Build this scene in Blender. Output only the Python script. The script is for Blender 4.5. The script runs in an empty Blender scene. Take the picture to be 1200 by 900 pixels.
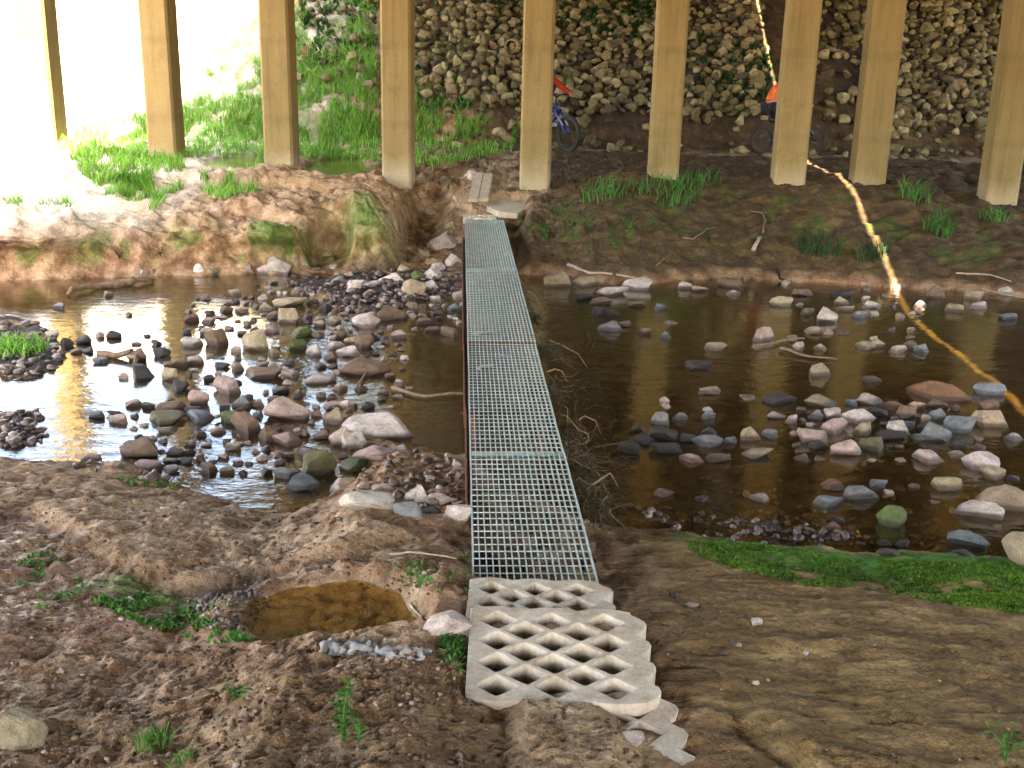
import bpy, bmesh, math, random
import numpy as np
from mathutils import Vector, Matrix, Euler
random.seed(7)
RNG = np.random.default_rng(11)
SC = bpy.context.scene
COL = SC.collection
R = math.radians

# ------------------------------------------------------------------ noise
_perm = np.random.default_rng(3).permutation(256)
_perm = np.concatenate([_perm, _perm, _perm])
_ang = np.random.default_rng(5).random(256) * 2 * np.pi
_gx, _gy = np.cos(_ang), np.sin(_ang)
_g3 = np.random.default_rng(6).normal(size=(256, 3))
_g3 /= np.linalg.norm(_g3, axis=1)[:, None]

def _fade(t):
    return t * t * t * (t * (t * 6 - 15) + 10)

def n2(x, y):
    x = np.asarray(x, float); y = np.asarray(y, float)
    xi = np.floor(x).astype(int); yi = np.floor(y).astype(int)
    xf = x - xi; yf = y - yi
    u = _fade(xf); v = _fade(yf)
    def g(ix, iy, dx, dy):
        h = _perm[_perm[ix & 255] + (iy & 255)]
        return _gx[h] * dx + _gy[h] * dy
    a = g(xi, yi, xf, yf); b = g(xi + 1, yi, xf - 1, yf)
    c = g(xi, yi + 1, xf, yf - 1); d = g(xi + 1, yi + 1, xf - 1, yf - 1)
    return ((a + (b - a) * u) * (1 - v) + (c + (d - c) * u) * v) * 1.4

def fbm(x, y, o=4, gain=.5):
    s = 0; a = 1; f = 1
    for k in range(o):
        s = s + a * n2(np.asarray(x) * f + 17.3 * k, np.asarray(y) * f - 9.1 * k)
        a *= gain; f *= 2.03
    return s

def n3(p):
    pi = np.floor(p).astype(int); pf = p - pi; w = _fade(pf)
    r = 0
    for dx in (0, 1):
        for dy in (0, 1):
            for dz in (0, 1):
                h = _perm[_perm[_perm[(pi[:, 0] + dx) & 255] + ((pi[:, 1] + dy) & 255)] + ((pi[:, 2] + dz) & 255)]
                g = _g3[h]
                d = ((pf - np.array([dx, dy, dz])) * g).sum(1)
                r = r + d * (w[:, 0] if dx else 1 - w[:, 0]) * (w[:, 1] if dy else 1 - w[:, 1]) * (w[:, 2] if dz else 1 - w[:, 2])
    return r * 1.5

def sstep(a, b, x):
    t = np.clip((np.asarray(x, float) - a) / (b - a), 0, 1)
    return t * t * (3 - 2 * t)

# ------------------------------------------------------------------ camera
F = 1280.0; PITCH = R(16.6); ROLL = R(1.3); CH = 2.26
fwd = np.array([0, math.cos(PITCH), -math.sin(PITCH)])
dn_ = np.array([0, -math.sin(PITCH), -math.cos(PITCH)])
rt_ = np.array([1.0, 0, 0])
ix = math.cos(ROLL) * rt_ - math.sin(ROLL) * dn_
iy = math.sin(ROLL) * rt_ + math.cos(ROLL) * dn_
CP = np.array([0, 0, CH])

def ray(px, py):
    px = np.asarray(px, float); py = np.asarray(py, float)
    return fwd + np.multiply.outer((px - 600) / F, ix) + np.multiply.outer((py - 450) / F, iy)

def at(px, py, z=0.0):
    d = ray(px, py); t = (z - CH) / d[..., 2]
    return CP + d * np.asarray(t)[..., None]

def aty(px, py, y):
    d = ray(px, py); t = y / d[..., 1]
    return CP + d * np.asarray(t)[..., None]

def proj(p):
    v = np.asarray(p, float) - CP; z = v @ fwd
    return 600 + F * (v @ ix) / z, 450 + F * (v @ iy) / z

def zc(p):
    return float((np.asarray(p, float) - CP) @ fwd)

cam = bpy.data.cameras.new('camera'); co = bpy.data.objects.new('camera', cam); COL.objects.link(co)
cam.sensor_width = 36; cam.lens = F / 1200 * 36; cam.clip_end = 3000; cam.clip_start = .05
m = Matrix.Identity(4)
for i in range(3):
    m[i][0] = ix[i]; m[i][1] = -iy[i]; m[i][2] = -fwd[i]; m[i][3] = CP[i]
co.matrix_world = m
SC.camera = co

# ------------------------------------------------------------------ scene-graph helpers
def tag(o, label=None, cat=None, group=None, kind=None):
    if label: o['label'] = label
    if cat: o['category'] = cat
    if group: o['group'] = group
    if kind: o['kind'] = kind
    return o

def empty(name, loc, rz=0):
    o = bpy.data.objects.new(name, None); COL.objects.link(o)
    o.location = loc; o.rotation_euler = (0, 0, rz); o.empty_display_size = .1
    return o

def mesh_np(name, v, f, mat, parent=None, smooth=True, loc=None, attrs=None):
    """v (n,3); f: list of faces or an (n,k) array"""
    me = bpy.data.meshes.new(name)
    v = np.asarray(v, np.float32)
    if isinstance(f, np.ndarray):
        nf, k = f.shape
        me.vertices.add(len(v)); me.vertices.foreach_set('co', v.ravel())
        me.loops.add(nf * k); me.polygons.add(nf)
        me.loops.foreach_set('vertex_index', f.astype(np.int32).ravel())
        me.polygons.foreach_set('loop_start', np.arange(0, nf * k, k, dtype=np.int32))
        me.update(calc_edges=True)
    else:
        me.from_pydata(v.tolist(), [], f)
    me.validate()
    if smooth:
        me.polygons.foreach_set('use_smooth', np.ones(len(me.polygons), bool))
    if attrs:
        for k2, a in attrs.items():
            at_ = me.attributes.new(k2, 'FLOAT', 'POINT'); at_.data.foreach_set('value', np.asarray(a, np.float32))
    if mat: me.materials.append(mat)
    o = bpy.data.objects.new(name, me); COL.objects.link(o)
    if parent: o.parent = parent
    if loc is not None: o.location = loc
    return o

class MB:
    def __init__(s): s.v = []; s.f = []
    def add(s, v, f):
        b = len(s.v); s.v += [tuple(p) for p in v]; s.f += [tuple(i + b for i in q) for q in f]; return s
    def box(s, c, d, rot=None, jit=0, bev=0):
        x, y, z = d[0] / 2, d[1] / 2, d[2] / 2
        if bev:
            bm = bmesh.new(); bmesh.ops.create_cube(bm, size=1)
            for w in bm.verts: w.co = Vector((w.co.x * d[0], w.co.y * d[1], w.co.z * d[2]))
            bmesh.ops.bevel(bm, geom=bm.edges[:], offset=bev, segments=2, affect='EDGES')
            bm.verts.index_update()
            P = [w.co.copy() for w in bm.verts]; Q = [[w.index for w in q.verts] for q in bm.faces]; bm.free()
        else:
            P = [Vector((a * x, b * y, e * z)) for a in (-1, 1) for b in (-1, 1) for e in (-1, 1)]
            Q = [(0, 1, 3, 2), (4, 6, 7, 5), (0, 4, 5, 1), (2, 3, 7, 6), (0, 2, 6, 4), (1, 5, 7, 3)]
        if jit: P = [p + Vector((random.uniform(-jit, jit), random.uniform(-jit, jit), random.uniform(-jit, jit))) for p in P]
        if rot is not None: P = [rot @ p for p in P]
        return s.add([p + Vector(c) for p in P], Q)
    def tube(s, pts, r, n=6, cap=True):
        pts = [Vector(p) for p in pts]; m_ = len(pts)
        rr = r if isinstance(r, (list, tuple)) else [r] * m_
        rings = []; ref = None
        for i, p in enumerate(pts):
            t = (pts[min(i + 1, m_ - 1)] - pts[max(i - 1, 0)])
            t = t.normalized() if t.length > 1e-9 else Vector((0, 0, 1))
            if ref is None: ref = Vector((0, 0, 1)) if abs(t.z) < .9 else Vector((1, 0, 0))
            a = t.cross(ref)
            if a.length < 1e-5: a = t.orthogonal()
            a.normalize(); b = t.cross(a).normalized(); ref = a.cross(t)
            rings.append([p + (a * math.cos(2 * math.pi * k / n) + b * math.sin(2 * math.pi * k / n)) * rr[i] for k in range(n)])
        V = [q for g in rings for q in g]; Q = []
        for i in range(m_ - 1):
            for k in range(n):
                k2 = (k + 1) % n
                Q.append((i * n + k, i * n + k2, (i + 1) * n + k2, (i + 1) * n + k))
        if cap: Q.append(tuple(range(n))[::-1]); Q.append(tuple((m_ - 1) * n + k for k in range(n)))
        return s.add(V, Q)
    def torus(s, c, R_, r, ax, n=28, k=8):
        """ring of radius R_ round axis ax"""
        ax = Vector(ax).normalized(); a = ax.orthogonal().normalized(); b = ax.cross(a); V = []; Q = []
        for i in range(n):
            t = 2 * math.pi * i / n; d = a * math.cos(t) + b * math.sin(t)
            for j in range(k):
                u = 2 * math.pi * j / k
                V.append(Vector(c) + d * (R_ + r * math.cos(u)) + ax * r * math.sin(u))
        for i in range(n):
            for j in range(k):
                Q.append((i * k + j, ((i + 1) % n) * k + j, ((i + 1) % n) * k + (j + 1) % k, i * k + (j + 1) % k))
        return s.add(V, Q)
    def build(s, name, mat, parent=None, smooth=False, loc=None):
        return mesh_np(name, np.array([tuple(p) for p in s.v]), s.f, mat, parent, smooth, loc)

# ------------------------------------------------------------------ materials
class NT:
    def __init__(s, name):
        s.m = bpy.data.materials.new(name); s.m.use_nodes = True
        s.t = s.m.node_tree; s.t.nodes.clear()
        s.out = s.t.nodes.new('ShaderNodeOutputMaterial')
        s.bsdf = s.n('ShaderNodeBsdfPrincipled'); s.l(s.bsdf.outputs[0], s.out.inputs[0])
    def n(s, ty, **k):
        q = s.t.nodes.new(ty)
        for a, b in k.items(): setattr(q, a, b)
        return q
    def l(s, a, b): s.t.links.new(a, b)
    def set(s, sock, v):
        if hasattr(v, 'bl_idname') or isinstance(v, bpy.types.NodeSocket): s.l(v, sock)
        elif isinstance(v, (tuple, list)): sock.default_value = (*v, 1) if len(v) == 3 and len(sock.default_value) == 4 else v
        else: sock.default_value = v
    def coord(s, kind='Object'):
        return s.n('ShaderNodeTexCoord').outputs[kind]
    def pos(s): return s.n('ShaderNodeNewGeometry').outputs['Position']
    def noise(s, vec, scale, detail=4, rough=.55, dist=0, stretch=None):
        if stretch:
            mp = s.n('ShaderNodeMapping'); s.l(vec, mp.inputs[0]); mp.inputs['Scale'].default_value = stretch; vec = mp.outputs[0]
        q = s.n('ShaderNodeTexNoise'); s.l(vec, q.inputs['Vector'])
        q.inputs['Scale'].default_value = scale; q.inputs['Detail'].default_value = detail
        q.inputs['Roughness'].default_value = rough; q.inputs['Distortion'].default_value = dist
        return q.outputs[0]
    def vor(s, vec, scale, feat='F1'):
        q = s.n('ShaderNodeTexVoronoi'); q.feature = feat; s.l(vec, q.inputs['Vector']); q.inputs['Scale'].default_value = scale
        return q.outputs[0]
    def ramp(s, fac, stops):
        q = s.n('ShaderNodeValToRGB'); s.l(fac, q.inputs[0]); e = q.color_ramp.elements
        while len(e) < len(stops): e.new(.5)
        for i, (p, c) in enumerate(stops):
            e[i].position = p; e[i].color = (*c, 1) if isinstance(c, (tuple, list)) else (c, c, c, 1)
        return q.outputs[0]
    def mix(s, fac, a, b, mode='MIX'):
        q = s.n('ShaderNodeMix', data_type='RGBA', blend_type=mode)
        s.set(q.inputs[0], fac); s.set(q.inputs[6], a); s.set(q.inputs[7], b); return q.outputs[2]
    def math(s, op, a, b=0.0, c=None):
        q = s.n('ShaderNodeMath', operation=op); s.set(q.inputs[0], a); s.set(q.inputs[1], b)
        if c is not None: s.set(q.inputs[2], c)
        return q.outputs[0]
    def attr(s, name):
        q = s.n('ShaderNodeAttribute', attribute_name=name); return q.outputs['Fac']
    def bump(s, h, strength=.5, dist=.02, prev=None):
        q = s.n('ShaderNodeBump'); s.l(h, q.inputs['Height']); q.inputs['Strength'].default_value = strength
        q.inputs['Distance'].default_value = dist
        if prev is not None: s.l(prev, q.inputs['Normal'])
        return q.outputs[0]
    def done(s, col=None, rough=None, bump=None, **k):
        if col is not None: s.set(s.bsdf.inputs['Base Color'], col)
        if rough is not None: s.set(s.bsdf.inputs['Roughness'], rough)
        if bump is not None: s.l(bump, s.bsdf.inputs['Normal'])
        for a, b in k.items(): s.set(s.bsdf.inputs[a.replace('_', ' ')], b)
        return s.m

def mat_simple(name, c1, c2=None, rough=.7, scale=8, bump=.2, bd=.01, metal=0, detail=5):
    t = NT(name); p = t.coord(); nz = t.noise(p, scale, detail, .6)
    c2 = c2 or tuple(x * .6 for x in c1)
    col = t.mix(t.ramp(nz, [(.3, 0.0), (.7, 1.0)]), c2, c1)
    b = t.bump(t.noise(p, scale * 4, 4), bump, bd)
    return t.done(col, rough, b, Metallic=metal)

M = {}
def ground_material():
    t = NT('earth'); p = t.pos()
    big = t.noise(p, .9, 4, .6); mid = t.noise(p, 5, 5, .62); fine = t.noise(p, 38, 4, .6)
    mudc = t.ramp(mid, [(.26, (.085, .036, .014)), (.40, (.19, .092, .036)), (.52, (.36, .195, .085)), (.68, (.60, .40, .23))])
    red = t.ramp(mid, [(.28, (.11, .043, .020)), (.46, (.34, .17, .088)), (.64, (.66, .44, .30))])
    col = t.mix(t.ramp(big, [(.48, 0.0), (.70, .8)]), mudc, red)
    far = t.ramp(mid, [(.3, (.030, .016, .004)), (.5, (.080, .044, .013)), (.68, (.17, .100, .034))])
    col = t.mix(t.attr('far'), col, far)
    silt = t.ramp(t.noise(p, 3.0, 5, .6, stretch=(1, 3, 1)), [(.3, (.11, .058, .017)), (.5, (.25, .145, .046)), (.66, (.42, .265, .105))])
    col = t.mix(t.attr('silt'), col, silt)
    sand = t.ramp(mid, [(.3, (.37, .225, .115)), (.7, (.64, .43, .25))])
    col = t.mix(t.attr('sand'), col, sand)
    dry = t.ramp(mid, [(.3, (.66, .55, .42)), (.7, (.88, .78, .63))])
    col = t.mix(t.attr('dry'), col, dry)
    grav_and_crevice = t.ramp(t.vor(p, 42), [(.0, (.16, .12, .11)), (.35, (.07, .045, .035)), (.7, (.02, .012, .008))])
    col = t.mix(t.attr('gravel'), col, grav_and_crevice)  # gravel on the bars, painted crevice shade on the rubble slope
    bed = t.ramp(mid, [(.3, (.026, .016, .005)), (.7, (.115, .074, .022))])
    col = t.mix(t.attr('bed'), col, bed)
    moss = t.ramp(t.noise(p, 9, 5, .65, stretch=(1, 2.2, 1)), [(.25, (.018, .050, .005)), (.5, (.050, .18, .008)), (.72, (.13, .32, .018))])
    mm = t.math('MULTIPLY', t.attr('moss'), t.ramp(t.noise(p, 14, 4, .6), [(.3, 0.35), (.5, 1.0)]))
    col = t.mix(mm, col, moss)
    col = t.mix(.85, col, t.ramp(fine, [(.25, .55), (.5, 1.0), (.75, 1.3)]), 'MULTIPLY')
    wetm = t.math('MULTIPLY', t.attr('wet'), t.ramp(mid, [(.35, .3), (.6, 1.0)]))
    col = t.mix(wetm, col, t.mix(1.0, col, (.80, .78, .80), 'MULTIPLY'))
    rough = t.math('SUBTRACT', .86, t.math('MULTIPLY', wetm, .56))
    b = t.bump(t.noise(p, 85, 5, .7), .8, .014)
    b = t.bump(t.noise(p, 17, 5, .65), .6, .045, b); b = t.bump(mid, .4, .05, b)
    M['earth'] = t.done(col, rough, b)
ground_material()

def rock_material():
    t = NT('stone'); p = t.coord(); oi = t.n('ShaderNodeObjectInfo')
    rv = t.n('ShaderNodeVectorMath', operation='ADD'); t.l(p, rv.inputs[0]); cmb = t.n('ShaderNodeCombineXYZ')
    q = t.math('MULTIPLY', oi.outputs['Random'], 40.0); t.l(q, cmb.inputs[0]); t.l(q, cmb.inputs[1]); t.l(cmb.outputs[0], rv.inputs[1])
    v = rv.outputs[0]
    a = t.noise(v, 1.6, 6, .65); f = t.noise(v, 9, 5, .7)
    col = t.mix(1.0, oi.outputs['Color'], t.ramp(a, [(.28, .55), (.5, 1.0), (.72, 1.35)]), 'MULTIPLY')
    col = t.mix(.7, col, t.ramp(f, [(.3, .5), (.5, 1.0), (.7, 1.25)]), 'MULTIPLY')
    col = t.mix(t.ramp(t.noise(v, 2.3, 5, .7), [(.56, 0.0), (.70, .55)]), col, (.16, .085, .045))
    z = t.n('ShaderNodeSeparateXYZ'); t.l(t.pos(), z.inputs[0])
    wl = t.math('ADD', z.outputs[2], t.math('MULTIPLY', f, -.05))
    wet = t.ramp(t.math('MULTIPLY_ADD', wl, 8.0, 4.0), [(.40, 1.0), (.62, 0.0)])   # splash band just over the water level
    wet = t.math('MAXIMUM', wet, t.math('SUBTRACT', 1.0, oi.outputs['Alpha']))
    col = t.mix(wet, col, t.mix(1.0, col, (.30, .27, .27), 'MULTIPLY'))
    rough = t.math('SUBTRACT', .85, t.math('MULTIPLY', wet, .55))
    b = t.bump(f, .6, .05); b = t.bump(t.noise(v, 30, 4, .6), .4, .015, b)
    M['stone'] = t.done(col, rough, b)
rock_material()

def heap_material():
    t = NT('heap_stone'); g = t.n('ShaderNodeNewGeometry'); p = g.outputs['Position']; r = g.outputs['Random Per Island']
    col = t.ramp(r, [(0, (.045, .035, .014)), (.35, (.12, .095, .040)), (.7, (.23, .18, .080)), (1, (.38, .31, .16))])
    f = t.noise(p, 14, 5, .65)
    col = t.mix(.9, col, t.ramp(f, [(.3, .45), (.5, 1.0), (.7, 1.25)]), 'MULTIPLY')
    col = t.mix(t.ramp(t.noise(p, 1.2, 4, .6), [(.52, 0.0), (.66, .6)]), col, (.07, .09, .025))
    M['heap'] = t.done(col, .85, t.bump(f, .5, .03))
heap_material()

def concrete_material(name, c, stain, rough=.82, sc=1.0, grime=1.0):
    t = NT(name); p = t.pos()
    a = t.noise(p, 1.6 * sc, 5, .6, stretch=(1, 1, .35)); f = t.noise(p, 60, 4, .6)
    col = t.mix(t.ramp(a, [(.35, 0.0), (.68, .8)]), c, stain)
    st = t.noise(p, 5, 5, .7, stretch=(2.2, 2.2, .12))
    col = t.mix(grime, col, t.ramp(st, [(.3, .72), (.5, 1.0), (.72, 1.12)]), 'MULTIPLY')
    col = t.mix(.8, col, t.ramp(f, [(.3, .75), (.55, 1.0), (.8, 1.15)]), 'MULTIPLY')
    if name == 'column_concrete':
        z = t.n('ShaderNodeSeparateXYZ'); t.l(p, z.inputs[0]); zz = t.math('MULTIPLY_ADD', a, .9, z.outputs[2])
        col = t.mix(t.ramp(t.math('MULTIPLY_ADD', zz, .5, 0.0), [(.42, .75), (.62, 0.0)]), col, t.mix(1.0, (.47, .37, .235), t.ramp(f, [(.3, .75), (.6, 1.1)]), 'MULTIPLY'))
        col = t.mix(t.ramp(t.noise(p, 2.6, 6, .75), [(.54, 0.0), (.66, .55)]), col, (.17, .125, .04))
        wv = t.n('ShaderNodeTexWave'); wv.bands_direction = 'Z'; wv.inputs['Scale'].default_value = .26; wv.inputs['Distortion'].default_value = .6; wv.inputs['Detail'].default_value = 3; t.l(p, wv.inputs['Vector'])
        col = t.mix(.22, col, t.ramp(wv.outputs['Fac'], [(0.0, .55), (.06, 1.0)]), 'MULTIPLY')
    pits = t.ramp(t.vor(p, 22), [(.05, 0.0), (.12, 1.0)])
    b = t.bump(f, .25, .006); b = t.bump(pits, .25, .006, b)
    M[name] = t.done(col, rough, b)
concrete_material('column_concrete', (.29, .205, .078), (.20, .138, .046))
concrete_material('deck_concrete', (.13, .115, .09), (.08, .07, .05))
concrete_material('paver_concrete', (.70, .59, .46), (.38, .27, .165), sc=6, grime=.6)
concrete_material('slab_concrete', (.60, .50, .37), (.44, .35, .24), sc=4, grime=.5)
M['galvanised'] = mat_simple('galvanised', (.64, .74, .69), (.40, .45, .39), .45, 11, .15, .002, .1)
M['rust'] = mat_simple('rust', (.23, .075, .030), (.085, .030, .016), .8, 30, .4, .004)
M['wood'] = mat_simple('wood', (.60, .47, .33), (.36, .27, .18), .8, 12, .4, .004)
M['twig'] = mat_simple('twig', (.30, .19, .11), (.14, .08, .045), .85, 20, .4, .004)
M['pale_twig'] = mat_simple('pale_twig', (.55, .43, .31), (.32, .22, .14), .8, 20, .4, .004)
M['dead_grass'] = mat_simple('dead_grass', (.085, .062, .024), (.028, .024, .010), .85, 6, 0, .004)
M['straw'] = mat_simple('straw', (.15, .10, .035), (.06, .04, .016), .85, 6, 0, .004)
M['cloth'] = mat_simple('cloth', (.55, .51, .46), (.30, .26, .22), .7, 14, .4, .006)
M['clay_pipe'] = mat_simple('clay_pipe', (.38, .29, .18), (.24, .18, .11), .8, 8, .3, .006)
M['void'] = mat_simple('void', (.012, .010, .008), None, .95, 8)

def leaf_material(name, a, b, c, sc=2.0):
    t = NT(name); g = t.n('ShaderNodeNewGeometry'); p = g.outputs['Position']
    col = t.ramp(g.outputs['Random Per Island'], [(0, a), (.5, b), (1, c)])
    col = t.mix(.8, col, t.ramp(t.noise(p, sc, 4, .6), [(.3, .6), (.5, 1.0), (.7, 1.25)]), 'MULTIPLY')
    t.done(col, .55)
    tr = t.n('ShaderNodeBsdfTranslucent'); t.l(col, tr.inputs[0])
    mx = t.n('ShaderNodeMixShader'); mx.inputs[0].default_value = .35
    t.l(t.bsdf.outputs[0], mx.inputs[1]); t.l(tr.outputs[0], mx.inputs[2]); t.l(mx.outputs[0], t.out.inputs[0])
    M[name] = t.m
leaf_material('grass', (.08, .24, .025), (.16, .42, .045), (.34, .58, .09))
leaf_material('weed', (.030, .11, .018), (.060, .21, .030), (.12, .30, .04))
leaf_material('dark_leaf', (.012, .040, .008), (.022, .070, .012), (.045, .11, .018))
leaf_material('moss_leaf', (.045, .105, .005), (.085, .21, .008), (.17, .36, .02))

def water_material(name, tint, rough):
    t = NT(name); t.t.nodes.remove(t.bsdf); p = t.pos()
    h = t.noise(p, 4.5, 3, .55, stretch=(1, 1.9, 1)); h2 = t.noise(p, 22, 3, .5, stretch=(1, 1.6, 1))
    rip = t.ramp(t.noise(p, .55, 2, .5), [(.40, .25), (.60, 1.0)])
    b = t.bump(t.math('MULTIPLY', h, rip), .16, .06); b = t.bump(t.math('MULTIPLY', h2, rip), .14, .012, b)
    gl = t.n('ShaderNodeBsdfGlossy'); gl.inputs['Roughness'].default_value = rough; gl.inputs[0].default_value = (1, 1, 1, 1); t.l(b, gl.inputs['Normal'])
    tr = t.n('ShaderNodeBsdfTransparent'); tr.inputs[0].default_value = (*tint, 1)
    gm = t.n('ShaderNodeNewGeometry'); dt = t.n('ShaderNodeVectorMath', operation='DOT_PRODUCT'); t.l(b, dt.inputs[0]); t.l(gm.outputs['Incoming'], dt.inputs[1])
    cs = t.math('SUBTRACT', 1.0, t.math('MINIMUM', t.math('ABSOLUTE', dt.outputs['Value']), 1.0))     # the same reflectance from above and from below
    fr = t.math('MULTIPLY_ADD', t.math('POWER', cs, 4.4), .94, .05)
    mx = t.n('ShaderNodeMixShader'); t.l(fr, mx.inputs[0]); t.l(tr.outputs[0], mx.inputs[1]); t.l(gl.outputs[0], mx.inputs[2])
    t.l(mx.outputs[0], t.out.inputs[0]); M[name] = t.m
water_material('water', (.82, .70, .46), .085)
water_material('muddy_water', (.84, .70, .42), .04)
# ------------------------------------------------------------------ terrain
WL = -.45
_yn = np.array([(-60, 8.5), (-12, 7.6), (-3.45, 6.92), (-2.4, 6.80), (-2.0, 6.45), (-1.6, 6.15), (-1.25, 6.12), (-1.0, 6.5), (-.75, 7.2), (-.3, 7.2), (0.0, 6.5), (.49, 6.05), (1.04, 5.98), (1.5, 5.8), (2.93, 5.72), (6, 5.3), (60, 3)])
_yf = np.array([(-60, 11.5), (-12, 12.5), (-6.2, 12.9), (-4.5, 13.4), (-3.3, 13.8), (-.7, 14.1), (.42, 14.2), (1.26, 13.6), (2.8, 14.2), (4.4, 13.9), (6.3, 13.5), (12, 13.2), (60, 12)])

def ynear(X): return np.interp(X, _yn[:, 0], _yn[:, 1]) + .08 * n2(X * 1.7, 3.3) + .05 * n2(X * 6, 8.1)
def yfar(X): return np.interp(X, _yf[:, 0], _yf[:, 1]) + .12 * n2(X * 1.3, 6.7) + .06 * n2(X * 5, 1.9)

def polymask(X, Y, poly, soft):
    """signed softness: 1 well inside, 0 outside; soft = ramp width in metres"""
    poly = np.asarray(poly)[:, :2]; d = np.full(np.shape(X), 1e9); ins = np.zeros(np.shape(X), bool)
    for i in range(len(poly)):
        a = poly[i]; b = poly[(i + 1) % len(poly)]; e = b - a
        t = np.clip(((X - a[0]) * e[0] + (Y - a[1]) * e[1]) / (e @ e), 0, 1)
        d = np.minimum(d, np.hypot(X - a[0] - t * e[0], Y - a[1] - t * e[1]))
        c = ((a[1] > Y) != (b[1] > Y)) & (X < (b[0] - a[0]) * (Y - a[1]) / (b[1] - a[1] + 1e-12) + a[0])
        ins ^= c
    return sstep(-soft, soft, np.where(ins, d, -d))

def P(z, *pts): return np.array([at(a, b, z) for a, b in pts])
MOSS = P(-.33, (790, 634), (850, 634), (930, 640), (975, 652), (1060, 655), (1205, 658), (1260, 660), (1260, 740), (1205, 722), (1120, 710), (1000, 690), (940, 688), (860, 668), (805, 650))
PUD = P(-.035, (276, 742), (290, 712), (350, 692), (420, 683), (475, 698), (498, 735), (490, 756), (420, 764), (320, 762))
PUDZ = -.012
PUDR = np.array([(PUD.mean(0) + (q - PUD.mean(0)) * 1.35) for q in PUD])
LOBE = P(-.15, (40, 600), (200, 575), (340, 612), (470, 650), (440, 676), (330, 688), (250, 706), (190, 700), (120, 660))
GRAVN = P(-.15, (215, 712), (300, 690), (330, 705), (290, 745), (240, 740))
ISLA = P(WL, (-60, 375), (30, 368), (80, 390), (85, 430), (40, 448), (-60, 440))
ISLB = P(WL, (-80, 478), (60, 476), (62, 520), (-20, 532), (-80, 530))
ISLC = P(WL, (690, 600), (760, 592), (900, 600), (1010, 612), (1060, 640), (900, 645), (800, 625), (700, 622))
ISLD = P(WL, (360, 470), (390, 440), (430, 470), (480, 515), (545, 545), (545, 600), (440, 585), (395, 540))
ISLE = P(WL, (330, 330), (420, 320), (545, 315), (545, 345), (440, 372), (370, 362))
COLS = []
for px, py in [(52, 168), (192, 188), (328, 193), (466, 219), (627, 223), (778, 211), (926, 216), (1020, 217), (1174, 238)]:
    lo = np.array(at(px, py, 0.3)); y = 17.4
    for _ in range(6):
        q = aty(px, py, y); y = 17.4 - .12 * q[0]
    COLS.append(aty(px, py, y))

PZ = [(COLS[1][2] + COLS[2][2]) / 2 - .01, (COLS[2][2] + COLS[3][2]) / 2 + .05]
POOLS = [P(PZ[0], (238, 193), (262, 184), (300, 184), (318, 189), (290, 198), (252, 199)),
         P(PZ[1], (358, 202), (370, 190), (398, 184), (424, 187), (432, 200), (395, 207))]

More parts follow.
